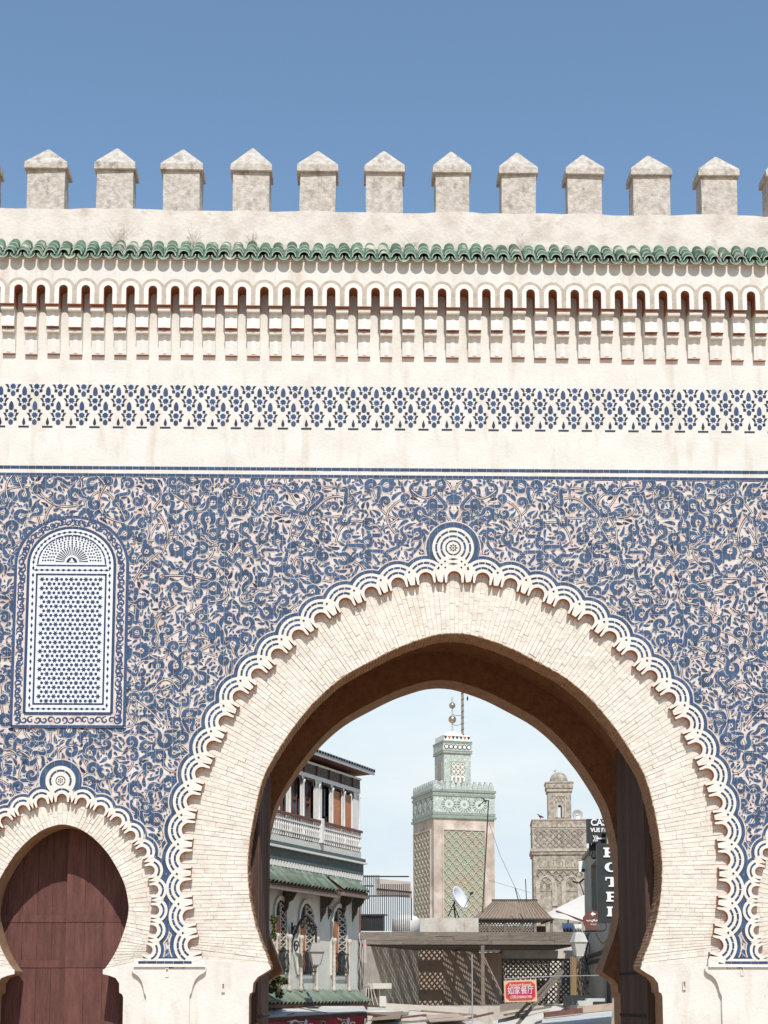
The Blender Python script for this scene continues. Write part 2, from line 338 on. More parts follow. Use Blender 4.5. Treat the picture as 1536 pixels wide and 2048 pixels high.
# ---- lobed borders with blue arc tiles
U = 1 / PXM
def arcpts(c, r, a0, a1, n): return [(c[0] + r * math.sin(a0 + (a1 - a0) * i / n), c[1] + r * math.cos(a0 + (a1 - a0) * i / n)) for i in range(n + 1)]
def lobe_mesh(sx, k, R_o, bite_r, bite_c, notches, top):
    o = [(-sx - 1.2, 0)]
    for t in notches: o += [(-t - 2.6, 0.4), (-t + .2, 19 * k), (-t + 2.6, -.2)]
    o += [(-bite_r - .8, -1)]
    o += arcpts((0, bite_c), bite_r, R(-100), R(100), 14)
    o += [(bite_r + .8, -1)]
    for t in notches[::-1]: o += [(t - 2.6, -.2), (t - .2, 19 * k), (t + 2.6, .4)]
    o += [(sx + 1.2, 0), (sx + 1.4 + 3 * k, top)]
    a = math.asin(min(.99, (sx + 2) / R_o)); o += arcpts((0, bite_c), R_o, a, -a, 16) + [(-sx - 1.4 - 3 * k, top)]
    b = MB(); b.prism([(x * U, z * U) for x, z in o], -.034, .064); lim = (bite_c + bite_r + 1.5) * U
    for fi_, f in enumerate(b.f):       # shade painted as terracotta in the cut edges of the scallops
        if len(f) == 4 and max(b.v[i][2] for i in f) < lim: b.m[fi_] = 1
    return b.mesh('lobe', ['lobe', 'terracotta_and_shade'])
def arc_mesh(c, r, th, a, segs, n=4, y=-.0375):
    b = MB()
    for i in range(segs):
        a0 = -a + 2 * a * i / segs + .022; a1 = -a + 2 * a * (i + 1) / segs - .022
        p = arcpts((0, c), r + th, a0, a1, n) + arcpts((0, c), r - th, a1, a0, n)
        b.prism([(x * U, z * U) for x, z in p], y, -.030)
    return b.mesh('arc_tile', ['glaze_piece'])
def dia_mesh(s, y=-.0375):
    b = MB(); b.prism([(0, s * U), (s * U, 0), (0, -s * U), (-s * U, 0)], y, -.030); return b.mesh('diamond_tile', ['glaze_dark'])
lobe_M = [lobe_mesh(28.8, 1.0, 42, 14.5, 9.5, (21.5,), 39), arc_mesh(10, 33.5, 2.1, R(46), 4), arc_mesh(10, 23.2, 2.1, R(50), 3), dia_mesh(2.6)]
lobe_S = [lobe_mesh(20.3, .72, 27, 10.5, 6.0, (17.0,), 26), arc_mesh(6, 19.5, 1.9, R(50), 2, 5), None, None]
LOBES = []                              # (x, z, angle, scale kind) for the tile outline
for k, nl, ms in (('main', 37, lobe_M), ('left', 21, lobe_S), ('right', 21, lobe_S)):
    a = ARCH[k]; fe, se = frames(a['E'], 0)
    for i in range(nl):
        u = (i + .5) / nl; p = at(fe, se, u); t = at(fe, se, min(u + .004, 1)) - at(fe, se, max(u - .004, 0)); t /= np.hypot(*t)
        x = a['xc'] + p[0]; z = p[1]; ang = math.atan2(t[1], t[0]); LOBES.append((x, z, ang, k))
        px = 706 + x * PXM
        if px < -400 or px > 2000: continue
        yo = -.0025 if i % 2 else 0.0
        sp = se[-1] / nl / (57.6 * U if k == 'main' else 40.6 * U)
        o = place(ms[0], 'lobe', gate, (x, yo, z), (0, -ang, 0), (sp, 1, 1))
        if k != 'main' or i != nl // 2:
            for m_ in ms[1:3]:
                if m_: under(place(m_, 'arc_tile'), o)
        if ms[3] and i < nl - 1:
            d = under(place(ms[3], 'diamond_tile'), o); d.location = (28.8 * U, -.0025, 28 * U)
# medallions over the two apexes in view
def ring(b, c, r, th, a0, a1, segs, y0, y1):
    for i in range(segs):
        q0 = a0 + (a1 - a0) * i / segs + .03; q1 = a0 + (a1 - a0) * (i + 1) / segs - .03
        p = [(c[0] + (r + th) * math.sin(q0 + (q1 - q0) * j / 6), c[1] + (r + th) * math.cos(q0 + (q1 - q0) * j / 6)) for j in range(7)]
        p += [(c[0] + (r - th) * math.sin(q1 + (q0 - q1) * j / 6), c[1] + (r - th) * math.cos(q1 + (q0 - q1) * j / 6)) for j in range(7)]
        b.prism(p, y0, y1)
def medallion(px, py, r_o, rings, petals, r_p, drop):
    c = W(px, py); o = MB(); n = 48; hw = r_o * .80 * U
    pts = [(c[0] + r_o * U * math.sin(t), c[1] + r_o * U * math.cos(t)) for t in [R(-138) + R(276) * i / n for i in range(n + 1)]]
    pts += [(c[0] + hw, c[1] - drop * U), (c[0] - hw, c[1] - drop * U)]
    o.prism(pts, -.0346, -.002); md = o.build('medallion', ['lobe'], gate)
    for r, th, a, segs in rings:
        q = MB(); ring(q, c, r * U, th * U, -a, a, segs, -.0385, -.033); q.build('ring_tile', ['glaze_piece' if r > 16 else 'glaze_dark'], md)
    q = MB()
    for i in range(petals):
        t = 2 * math.pi * i / petals; d = Vector((math.sin(t), math.cos(t))); e = Vector((d.y, -d.x)); cc = Vector(c)
        f = [cc + d * r_p * .45 * U, cc + d * r_p * .8 * U + e * r_p * .26 * U, cc + d * r_p * 1.2 * U, cc + d * r_p * .8 * U - e * r_p * .26 * U]
        q.prism([tuple(v) for v in f], -.0385, -.033)
    q.prism([(c[0] + r_p * .25 * U * math.cos(t * math.pi / 4), c[1] + r_p * .25 * U * math.sin(t * math.pi / 4)) for t in range(8)], -.0385, -.033)
    q.build('flower_tile', ['glaze_dark'], md)
    if r_o > 35:
        q = MB()
        for zz in (24, 34):
            q.prism([(c[0] - 10 * U, c[1] - zz * U), (c[0], c[1] - (zz - 2) * U), (c[0] + 10 * U, c[1] - zz * U), (c[0], c[1] - (zz + 2) * U)], -.0385, -.033)
        for dx, zz in ((17, 29), (24, 35.5), (30, 42), (16.5, 41.5)):
            for s in (-1, 1): q.prism([(c[0] + (s * dx + x) * U, c[1] - (zz + z) * U) for x, z in ((2.3, 0), (0, 2.3), (-2.3, 0), (0, -2.3))], -.0385, -.033)
        q.build('diamond_tile', ['glaze_dark'], md)
medallion(906, 1097, 43, ((35, 2, R(135), 9), (24.6, 2, R(140), 7), (14.7, 1.3, R(179), 8)), 8, 7.2, 44.0)
medallion(122, 1562, 30, ((20.5, 1.9, R(120), 5), (9, .8, R(179), 4)), 6, 5, 24.5)

# ---- chipped blue tiles with a scroll pattern
rs = random.Random(23)
STROKES = []                            # (convex polygon points, height, material)
def strokes_from(path, w, h, mi, halo=.0):
    p = np.array(path, float); w = np.array(w, float) * .5 if np.ndim(w) else np.full(len(p), w * .5)
    t = np.gradient(p, axis=0); t /= (np.hypot(t[:, 0], t[:, 1])[:, None] + 1e-9); nn = np.column_stack([-t[:, 1], t[:, 0]])
    for ww, hh, m_ in (((w + halo, h - .00035, 0), (w, h, mi)) if halo else ((w, h, mi),)):
        a = p + nn * ww[:, None]; c = p - nn * ww[:, None]
        for i in range(len(p) - 1): STROKES.append(((tuple(a[i]), tuple(c[i]), tuple(c[i + 1]), tuple(a[i + 1])), hh, m_))
def disc(c, r, h, mi, n=9): STROKES.append((tuple((c[0] + r * math.cos(2 * math.pi * i / n), c[1] + r * math.sin(2 * math.pi * i / n)) for i in range(n)), h, mi))
GL, DK = 1, 2
def hh(lo=.0012, hi=.0085): return rs.uniform(lo, hi)
def arc(c, r, a0, a1, n): t = np.linspace(a0, a1, n); return np.column_stack([c[0] + r * np.cos(t), c[1] + r * np.sin(t)])
def crosses(c, r, h):
    a = rs.uniform(0, 3.14); kind = rs.random()
    if kind < .62:
        for q in (a, a + 1.45): 
            d = np.array([math.cos(q), math.sin(q)]); e = np.array([-d[1], d[0]]) * r * rs.uniform(-.25, .25)
            strokes_from([c - d * r, c + e, c + d * r], [.006, .011, .006], h, DK)
    else:
        d = np.array([math.cos(a), math.sin(a)]); e = np.array([-d[1], d[0]])
        for s in (-.45, 0, .45) if r > .055 else (-.3, .3): strokes_from([c + e * s * r - d * r * .9, c + e * s * r * 1.5, c + e * s * r + d * r * .9], [.005, .012, .005], h + .00002 * s, DK)
def ring_motif(c, r, a0, cw):
    h = hh(.004); w = .076 * r / .085; s = 1 if cw else -1; n = 20
    p = arc(c, r, a0, a0 + s * R(rs.uniform(285, 330)), n); ww = np.interp(np.linspace(0, 1, n), [0, .12, .6, 1], [.02, w, w * 1.1, w * .95])
    e = p[-1]; t = p[-1] - p[-2]; t /= np.hypot(*t); nrm = np.array([t[1], -t[0]]) * s; rr = r * rs.uniform(1.0, 1.7); cc = e + nrm * rr
    b0 = math.atan2(*(e - cc)[::-1]); q = arc(cc, rr, b0, b0 - s * R(rs.uniform(70, 120)), 9)[1:]
    pw = np.linspace(w, .012, 9)[1:]; strokes_from(np.vstack([p, q]), np.concatenate([ww, pw]), h, GL, .0065)
    k0 = rs.uniform(.2, .6)
    for j in range(rs.choice((2, 3, 3, 4))):
        q_ = a0 + s * R(300) * (k0 + j * .11); disc(c + np.array([math.cos(q_), math.sin(q_)]) * (r + w * .42), w * .46, h + .0001 + j * .00007, GL)
    disc(c, r - w * .5, h - .00015, 0, 12); crosses(c, r - w * .45, h + .0006)
    if rs.random() < .6: disc(q[4] + np.array([rs.uniform(-.02, .02), rs.uniform(-.02, .02)]), .024, h + .0005, GL)
def volute(c, r, a0, cw):
    h = hh(.004); s = 1 if cw else -1; n = 26; tt = np.linspace(0, 1, n); th = a0 + s * tt * R(rs.uniform(430, 520)); rad = r * (1 - tt * .86)
    p = np.column_stack([c[0] + rad * np.cos(th), c[1] + rad * np.sin(th)]); w = np.interp(tt, [0, .12, .4, 1], [.024, .074, .078, .020]) * r / .1
    strokes_from(p, w, h, GL, .0065); disc(p[-1], .010, h + .0002, GL, 7)
    e = p[2]; o = (e - c) / np.hypot(*(e - c)); 
    for j, q in enumerate((-.7, 0, .7)):
        d = np.array([o[0] * math.cos(q) - o[1] * math.sin(q), o[0] * math.sin(q) + o[1] * math.cos(q)]); leaf(e + d * .012, d, rs.uniform(.05, .075), .028, rs.uniform(-.4, .4), h + .0004 + j * .0001)
def leaf(c, d, L, w, bend, h=None, mi=GL):
    h = h or hh(); t = np.linspace(0, 1, 8); e = np.array([-d[1], d[0]]); p = c + np.outer(t * L, d) + np.outer(bend * L * t * t, e)
    strokes_from(p, w * np.sin(np.pi * (t * .92 + .06)) ** .8 * (1.15 - .5 * t), h, mi, .0035)
def sleaf(a, b, w, bend):
    t = np.linspace(0, 1, 16)[:, None]; d = b - a; e = np.array([-d[1], d[0]]) * bend; p = a * (1 - t)**3 + 3 * (a + d * .25 + e) * t * (1 - t)**2 + 3 * (b - d * .25 - e) * t * t * (1 - t) + b * t**3
    h = hh(.002); strokes_from(p, np.interp(t[:, 0], [0, .2, .6, 1], [.012, w, w * .9, .008]), h, GL, .0065)
    disc(p[11] + np.array([-d[1], d[0]]) / (np.hypot(*d) + 1e-6) * w * .5 * rs.choice((-1, 1)), w * .42, h + .0002, GL)
def stem(a, b, bend, h):
    d = b - a; e = np.array([-d[1], d[0]]); t = np.linspace(0, 1, 14)[:, None]; p = a + d * t + e * bend * 4 * t * (1 - t)
    n = np.gradient(p, axis=0); n /= np.hypot(n[:, 0], n[:, 1])[:, None]; n = np.column_stack([-n[:, 1], n[:, 0]])
    strokes_from(p, .032, h - .0006, 0)
    for s in (-.011, .011): strokes_from(p + n * s, .0095, h + s * .001, DK)
    disc(p[7] + n[7] * .02, .013, h + .0002, DK, 6)
ZTOP, ZBOT = ZT(957), ZT(1926); DOM = 8.3
sites = []
for _ in range(14000):
    c = np.array([rs.uniform(.02, DOM), rs.uniform(ZBOT, ZTOP - .03)])
    if all((c[0] - q[0])**2 + (c[1] - q[1])**2 > .186**2 for q in sites): sites.append(c)
sites = [s for s in sites]
def near(c, k): return sorted(sites, key=lambda q: (q[0] - c[0])**2 + (q[1] - c[1])**2)[1:k + 1]
for c in sites:
    for b_ in near(c, 6):
        d = b_ - c
        if rs.random() < .10: stem(c, c + d * rs.uniform(1.0, 1.9), rs.uniform(-.45, .45), hh(.0012, .0075))
        elif rs.random() < .17: 
            o = d / np.hypot(*d); sleaf(c + o * .055, b_ - o * .04, rs.uniform(.048, .064), rs.choice((-1, 1)) * rs.uniform(.45, 1.0))
for c in sites:
    q = rs.random(); a0 = rs.uniform(0, 6.28)
    if q < .52: ring_motif(c, rs.uniform(.056, .076), a0, rs.random() < .5)
    elif q < .88: volute(c, rs.uniform(.070, .092), a0, rs.random() < .5)
    else:
        for j in range(5): 
            an = a0 + j * 1.256; leaf(c, np.array([math.cos(an), math.sin(an)]), .085, .036, rs.uniform(-.3, .3))
# fill what is still bare with comma leaves, tried in every size that still finds room
RES = .0065; nx, nz = int(DOM / RES) + 2, int((ZTOP - ZBOT) / RES) + 2; occ = np.zeros((nx, nz), bool)
gs, gt = [v.ravel() for v in np.meshgrid(np.linspace(0, 1, 9), np.linspace(0, 1, 7))]
def mark(polys):
    q4 = np.array([p for p in polys if len(p) == 4]); pts = []
    if len(q4):
        a, b_, c, d = [q4[:, i, None, :] for i in range(4)]; S, T = gs[None, :, None], gt[None, :, None]
        pts.append((a * (1 - S) * (1 - T) + b_ * S * (1 - T) + c * S * T + d * (1 - S) * T).reshape(-1, 2))
    for p in polys:
        if len(p) != 4: v = np.array(p); c = v.mean(0); pts += [c + (v - c) * t for t in (.2, .4, .6, .8, 1)]
    P_ = np.vstack(pts); return np.clip((P_[:, 0] / RES).astype(int), 0, nx - 1), np.clip(((P_[:, 1] - ZBOT) / RES).astype(int), 0, nz - 1)
occ[mark([p for p, h_, m_ in STROKES if m_])] = True
print('before fill', round(float(occ.mean()), 3))
for cnt, L0, L1, w0, w1, free in ((1500, .12, .15, .052, .064, .03), (15000, .09, .13, .046, .058, .05), (24000, .06, .085, .040, .050, .08), (26000, .035, .05, .024, .030, .10)):
    xs = [(rs.uniform(.03, DOM - .05), rs.uniform(ZBOT + .03, ZTOP - .03)) for _ in range(cnt)]
    for x, z in xs:
        i, j = int(x / RES), int((z - ZBOT) / RES)
        if occ[i, j] or occ[max(i - 1, 0):i + 2, max(j - 1, 0):j + 2].any(): continue
        for try_ in range(3):
            an = rs.uniform(0, 6.28); L = rs.uniform(L0, L1); d = np.array([math.cos(an), math.sin(an)]); c = np.array([x, z]) - d * L * .5
            n0 = len(STROKES); leaf(c, d, L, rs.uniform(w0, w1), rs.choice((-1, 1)) * rs.uniform(.3, 1.1), hh(.001, .003), GL if rs.random() < .9 else DK)
            ix = mark([p for p, h_, m_ in STROKES[n0:] if m_])
            if occ[ix].mean() > free: del STROKES[n0:]; continue
            occ[ix] = True; break
print('after fill', round(float(occ.mean()), 3))
half = STROKES; STROKES = []
for pts, h_, m_ in half:
    STROKES.append(([(XC + x, z) for x, z in pts], h_, m_))
    STROKES.append(([(XC - x, z) for x, z in pts][::-1], h_ + .00004, m_))
# the blue band that follows the scalloped outlines, and the blue edging of the window
for x, z, ang, k in LOBES:
    r_, c_ = (42, 9.5) if k == 'main' else (27, 6); cx = x - math.sin(ang) * c_ * U; cz = z + math.cos(ang) * c_ * U
    w_ = 9 if k == 'main' else 7
    p = arc((cx, cz), (r_ + w_ / 2 - 1) * U, ang + R(90 - 50), ang + R(90 + 50), 10); strokes_from(p, w_ * U, rs.uniform(.0090, .0100), GL); strokes_from(p, (w_ + 5) * U, .0087 + rs.uniform(0, .0002), 0)
for mx, my, mr in ((906, 1097, 43), (122, 1562, 30)):
    c = W(mx, my); p = arc(c, (mr + 6) * U, R(-40), R(220), 28); strokes_from(p, 13 * U, .0105, GL); strokes_from(p, 18 * U, .0088, 0)
TS = .1122; TG = .0016
X0g = XC - 73 * TS; NX = 132; NZ = int((ZTOP - ZBOT) / TS) + 1
def inside_poly(xs, zs, poly):
    poly = np.array(poly); r = np.zeros(len(xs), bool); j = len(poly) - 1
    for i in range(len(poly)):
        xi, zi = poly[i]; xj, zj = poly[j]
        r ^= ((zi > zs) != (zj > zs)) & (xs < (xj - xi) * (zs - zi) / (zj - zi + 1e-12) + xi); j = i
    return r
WX, WZ0, WZ1, WZS = W(140, 1290)[0], ZT(1457), ZT(1029), ZT(1140)
cells = {}
cx = np.array([X0g + (i + .5) * TS for i in range(NX) for j in range(NZ)]); cz = np.array([ZTOP - (j + .5) * TS for i in range(NX) for j in range(NZ)])
bad = np.zeros(len(cx), bool)
for k, d in (('main', .225), ('left', .15), ('right', .15)):
    q = np.vstack([offset(ARCH[k]['E'], d), [[ARCH[k]['E'][-1][0] + d, -1.0]]]); bad |= inside_poly(cx, cz, [(ARCH[k]['xc'] - h, z) for h, z in q[::-1]] + [(ARCH[k]['xc'] + h, z) for h, z in q])
bad |= (abs(cx - WX) < .66) & (cz > WZ0 + .08) & (cz < WZS + .45)
pxs = 706 + cx * PXM; bad |= (pxs < -330) | (pxs > 1880)
for k_ in range(len(cx)):
    i, j = divmod(k_, NZ)
    if not bad[k_]: cells[(i, j)] = []
def clip(pts, x0, x1, z0, z1):
    for ax, v, sg in ((0, x0, 1), (0, x1, -1), (1, z0, 1), (1, z1, -1)):
        out = []; n = len(pts)
        for i in range(n):
            a, b2 = pts[i], pts[(i + 1) % n]; da, db = (a[ax] - v) * sg, (b2[ax] - v) * sg
            if da >= 0: out.append(a)
            if (da > 0 > db) or (da < 0 < db):
                t = da / (da - db); out.append((a[0] + (b2[0] - a[0]) * t, a[1] + (b2[1] - a[1]) * t))
        pts = out
        if len(pts) < 3: return None
    return pts
for pts, h_, m_ in STROKES:
    x0 = min(p[0] for p in pts); x1 = max(p[0] for p in pts); z0 = min(p[1] for p in pts); z1 = max(p[1] for p in pts)
    for i in range(int((x0 - X0g) // TS), int((x1 - X0g) // TS) + 1):
        for j in range(int((ZTOP - z1) // TS), int((ZTOP - z0) // TS) + 1):
            c = cells.get((i, j))
            if c is None: continue
            a0, a1 = X0g + i * TS + TG, X0g + (i + 1) * TS - TG; b0, b1 = ZTOP - (j + 1) * TS + TG, ZTOP - j * TS - TG
            q = pts if (x0 >= a0 and x1 <= a1 and z0 >= b0 and z1 <= b1) else clip(list(pts), a0, a1, b0, b1)
            if q: c.append((q, h_, m_))
rest = MB(); tiles = sorted(cells.items(), key=lambda kv: abs((kv[0][0] - 73) * TS) + kv[0][1] * TS * 1.0)
for n_, ((i, j), polys) in enumerate(tiles):
    t = MB() if n_ < 300 else rest
    a0, a1 = X0g + i * TS + .001, X0g + (i + 1) * TS - .001; b0, b1 = max(ZTOP - (j + 1) * TS + .001, ZBOT), ZTOP - j * TS - .001; y = -.006; e = .0012
    t.add([(a0 + e, y, b0 + e), (a1 - e, y, b0 + e), (a1 - e, y, b1 - e), (a0 + e, y, b1 - e), (a0, -.0005, b0), (a1, -.0005, b0), (a1, -.0005, b1), (a0, -.0005, b1)],
          [(0, 1, 2, 3), (4, 5, 1, 0), (5, 6, 2, 1), (6, 7, 3, 2), (7, 4, 0, 3)])
    for q, h_, m_ in polys: t.add([(x, y - h_, z) for x, z in q], [tuple(range(len(q)))], m_)
    if t is not rest: t.build('glazed_tile', ['tile_cream', 'glaze', 'glaze_dark'], gate)
tag(rest.build('glazed_tile_field', ['tile_cream', 'glaze', 'glaze_dark'], gate), kind='stuff')
gr = MB()                               # pale grout in the joints
for (i, j) in cells:
    x0, x1 = X0g + i * TS, X0g + (i + 1) * TS; z0, z1 = max(ZTOP - (j + 1) * TS, ZBOT), ZTOP - j * TS; w = .0008; y = -.0105
    gr.add([(x0 - w, y, z0), (x0 + w, y, z0), (x0 + w, y, z1), (x0 - w, y, z1)], [(0, 1, 2, 3)]); gr.add([(x0 + w, y, z1 - w), (x1 - w, y, z1 - w), (x1 - w, y, z1 + w), (x0 + w, y, z1 + w)], [(0, 1, 2, 3)])
tag(gr.build('grout', ['white'], gate), kind='stuff')
print('strokes', len(STROKES), 'tiles', len(tiles))
# ---- blind window of white and blue cut tile
def archshape(hw, zb, zs, rise, n=28):
    return [(WX - hw, zb), (WX + hw, zb)] + [(WX + hw * math.cos(math.pi * i / n), zs + rise * math.sin(math.pi * i / n)) for i in range(n + 1)]
ZS = ZT(1134)
win = MB(); win.prism(archshape(117 * U, ZT(1458), ZS, 104 * U), -.022, -.003); win = win.build('blind_window', ['tile_cream'], gate)
b = MB(); b.prism(archshape(85 * U, ZT(1428), ZS, 75 * U), -.028, -.020); b.build('white_frame', ['white_tile'], win)
def outline(hw, yb, rise, w, y0, closed=True, seg=.13):    # an arched outline of short blue strips
    pts = [(WX + hw, ZT(yb))] + [(WX + hw, ZT(yb) + (ZS - ZT(yb)) * i / 9) for i in range(1, 9)] + [(WX + hw * math.cos(t), ZS + rise * math.sin(t)) for t in [math.pi * i / 22 for i in range(23)]]
    pts += [(WX - hw, ZT(yb) + (ZS - ZT(yb)) * i / 9) for i in range(8, -1, -1)]
    if closed: pts += [(WX - hw + 2 * hw * i / 6, ZT(yb)) for i in range(1, 7)]
    b = MB()
    for p, q in zip(pts, pts[1:]):
        p = Vector(p); q = Vector(q); t = (q - p).normalized(); nn = Vector((-t.y, t.x)) * w / 2; g_ = t * .002
        b.prism([tuple(p + nn + g_), tuple(p - nn + g_), tuple(q - nn - g_), tuple(q + nn - g_)], y0, -.018)
    return b
outline(114 * U, 1456, 101 * U, 6 * U, -.0265).build('outer_strip', ['glaze_piece'], win)
outline(88 * U, 1430, 78 * U, 5.5 * U, -.031).build('inner_strip', ['glaze_piece'], win)
b = MB()                                # small scrolls between the two strips
half, STROKES = STROKES, []
for t in [i / 112 for i in range(113)]:
    Ls = ZS - ZT(1444); La = math.pi * 101 * U * .95; tot = 2 * Ls + La; d = t * tot; hw = 101 * U
    if d < Ls: c, nr = (WX + hw, ZT(1444) + d), (1, 0)
    elif d < Ls + La: th = (d - Ls) / La * math.pi; c, nr = (WX + hw * math.cos(th), ZS + 90 * U * math.sin(th)), (math.cos(th), math.sin(th))
    else: c, nr = (WX - hw, ZS - (d - Ls - La)), (-1, 0)
    c = np.array(c); a0 = rs.uniform(0, 6.28); tt = np.linspace(0, 1, 12); th = a0 + rs.choice((-1, 1)) * tt * 6.5; rad = .052 * (1 - .75 * tt)
    strokes_from(np.column_stack([c[0] + rad * np.cos(th), c[1] + rad * np.sin(th)]), np.interp(tt, [0, .4, 1], [.012, .028, .010]), rs.uniform(.001, .003), 0)
    leaf(c, np.array([rs.uniform(-1, 1), rs.uniform(-1, 1)]), .05, .02, .4, rs.uniform(.001, .003), 0)
for i in range(16): 
    c = np.array([WX + (i - 7.5) * 13.6 * U, ZT(1443)]); a0 = rs.uniform(0, 6.28); tt = np.linspace(0, 1, 12); th = a0 + tt * 6.5; rad = .05 * (1 - .75 * tt)
    strokes_from(np.column_stack([c[0] + rad * np.cos(th), c[1] + rad * np.sin(th)]), np.interp(tt, [0, .4, 1], [.012, .028, .010]), rs.uniform(.001, .003), 0)
for p, h_, m_ in STROKES: b.add([(x, -.022 - h_, z) for x, z in p], [tuple(range(len(p)))])
STROKES = half; b.build('scroll_band', ['glaze_piece'], win)
def piece(b, pts, c, y=-.031, y1=-.027): b.prism([(c[0] + x * U, c[1] + z * U) for x, z in pts], y, y1)
DIA = [(5.6, 0), (1.6, 1.6), (0, 2.9), (-1.6, 1.6), (-5.6, 0), (-1.6, -1.6), (0, -2.9), (1.6, -1.6)]
b = MB()
for i in range(20):
    for s in (-1, 1): piece(b, [(z, x) for x, z in DIA], (WX + s * 78 * U, ZT(1421) + (ZS - ZT(1421)) * (i + .5) / 20))
for i in range(14): piece(b, DIA, (WX + (i - 6.5) * 11 * U, ZT(1421))); piece(b, DIA, (WX + (i - 6.5) * 11 * U, ZT(1145)))
for i in range(22):
    t = math.pi * (i + .5) / 22; c, s = math.cos(t + math.pi / 2), math.sin(t + math.pi / 2)
    piece(b, [(x * c - z * s, x * s + z * c) for x, z in DIA], (WX + 78 * U * math.cos(t), ZS + 68.5 * U * math.sin(t)))
b.build('diamond_chain', ['glaze_dark'], win)
b = MB()
for x0, x1, y0, y1 in ((-72, -68.5, 1410, 1153), (68.5, 72, 1410, 1153), (-72, 72, 1413, 1409.6), (-72, 72, 1155.5, 1152), (-72, 72, 1137.5, 1134.5)):
    n = max(1, int(max(x1 - x0, y0 - y1) / 20))
    for i in range(n):
        if x1 - x0 > y0 - y1: a, c = x0 + (x1 - x0) * i / n + .2, x0 + (x1 - x0) * (i + 1) / n - .2; b.box(WX + a * U, WX + c * U, -.031, -.027, ZT(y0), ZT(y1))
        else: za, zb = ZT(y0), ZT(y1); b.box(WX + x0 * U, WX + x1 * U, -.031, -.027, za + (zb - za) * i / n + .0015, za + (zb - za) * (i + 1) / n - .0015)
for i in range(12):
    a0 = math.pi * i / 12 + .012; a1 = math.pi * (i + 1) / 12 - .012; zc = ZT(1134)
    p = [(WX + 70.5 * U * math.cos(a0 + (a1 - a0) * j / 4), zc + 63 * U * math.sin(a0 + (a1 - a0) * j / 4)) for j in range(5)] + [(WX + 67.5 * U * math.cos(a1 + (a0 - a1) * j / 4), zc + 60 * U * math.sin(a1 + (a0 - a1) * j / 4)) for j in range(5)]
    b.prism(p, -.031, -.027)
tag(b.build('thin_strip', ['glaze_piece'], win), kind='stuff')
def star(n, r1, r2, rot=0.0): return [((r1 if i % 2 == 0 else r2) * math.sin(math.pi * i / n + rot), (r1 if i % 2 == 0 else r2) * math.cos(math.pi * i / n + rot)) for i in range(2 * n)]
HEX = [(3.3 * math.cos(math.pi * i / 3), 3.3 * math.sin(math.pi * i / 3)) for i in range(6)]
b = MB()
for r in range(28):
    for i in range(-7, 8):
        x = (i + (.5 if r % 2 else 0)) * 9.9
        if abs(x) > 64: continue
        st = (i + (r % 2) * 2) % 3 == 0
        piece(b, star(6, 5.9, 2.9, R(30)) if st else HEX, (WX + x * U, ZT(1163.5 + r * 8.95)))
tag(b.build('lattice_star', ['glaze_piece'], win), kind='stuff')
b = MB()
for i in range(19):                     # the sunburst over the lattice
    t = math.pi * (i + .5) / 19 if 0 < i < 18 else (R(3) if i == 0 else R(177)); c, s = math.cos(t), math.sin(t)
    b.prism([(WX + (r * c - w * s) * U, ZT(1129) + (r * s * .97 + w * c) * U) for r, w in ((15, -.55), (33, -1.25), (33, 1.25), (15, .55))], -.031, -.027)
for rr, n in ((37, 15), (42, 17), (47, 19), (52.5, 25), (57.5, 27)):
    for i in range(n):
        t = math.pi * (i + .5) / n; q = star(5, 2.3, 1.5, t) if (i + int(rr)) % 3 else star(4, 2.6, 1.2, t); piece(b, q, (WX + rr * math.cos(t) * U * 1.03, ZT(1129) + rr * math.sin(t) * U * .93))
b.prism([(WX + 11 * U * math.cos(math.pi * i / 10), ZT(1130) + 11 * U * math.sin(math.pi * i / 10)) for i in range(11)], -.031, -.027)
b.build('sunburst', ['glaze_dark'], win)
b = MB(); piece(b, [(-6, .6), (-4, 4), (-2, 4), (-2.4, 7), (0, 9), (2.4, 7), (2, 4), (4, 4), (6, .6)], (WX, ZT(1130)), -.034, -.030); b.build('white_bud', ['white_tile'], win)

# ---- blue tile courses above the scroll field
def course(name, ya, yb, pitch, y, parts=True, x0=-335, x1=1885, m='glaze_piece'):
    Xa, Xb = W(x0, (ya + yb) / 2)[0], W(x1, (ya + yb) / 2)[0]; za, zb = ZT(yb), ZT(ya); x = Xa; bb = MB()
    while x < Xb:
        w = pitch * U * rs.uniform(.72, 1.2); t = MB() if parts else bb; t.box(x + .0018, min(x + w, Xb) - .0018, y + rs.uniform(-.0015, .0015), -.0005, za + rs.uniform(-.001, .001), zb); x += w
        if parts: t.build(name, [m], gate)
    if not parts: tag(bb.build(name + '_row', [m], gate), kind='stuff')
course('border_tile', 936.5, 942.5, 17, -.005)
course('border_tile', 950.8, 956.2, 17, -.006)
course('thin_border_tile', 956.8, 959.0, 22, -.007, False)
for xa, xb in ((277, 384), (1436, 1560)):
    course('plinth_tile', 1922.5, 1927.5, 17, -.035, True, xa, xb)
    course('plinth_tile', 1914.5, 1917, 14, -.021, False, xa + 35, xb - 30)
for xa, xb in ((268, 411), (1416, 1554)):   # plain cream band under the scroll field
    b = MB(); b.box(W(xa, 1925)[0], W(xb, 1925)[0], -.0305, -.002, ZT(1934), ZT(1917.5)); b.build('plinth_band', ['white'], gate)

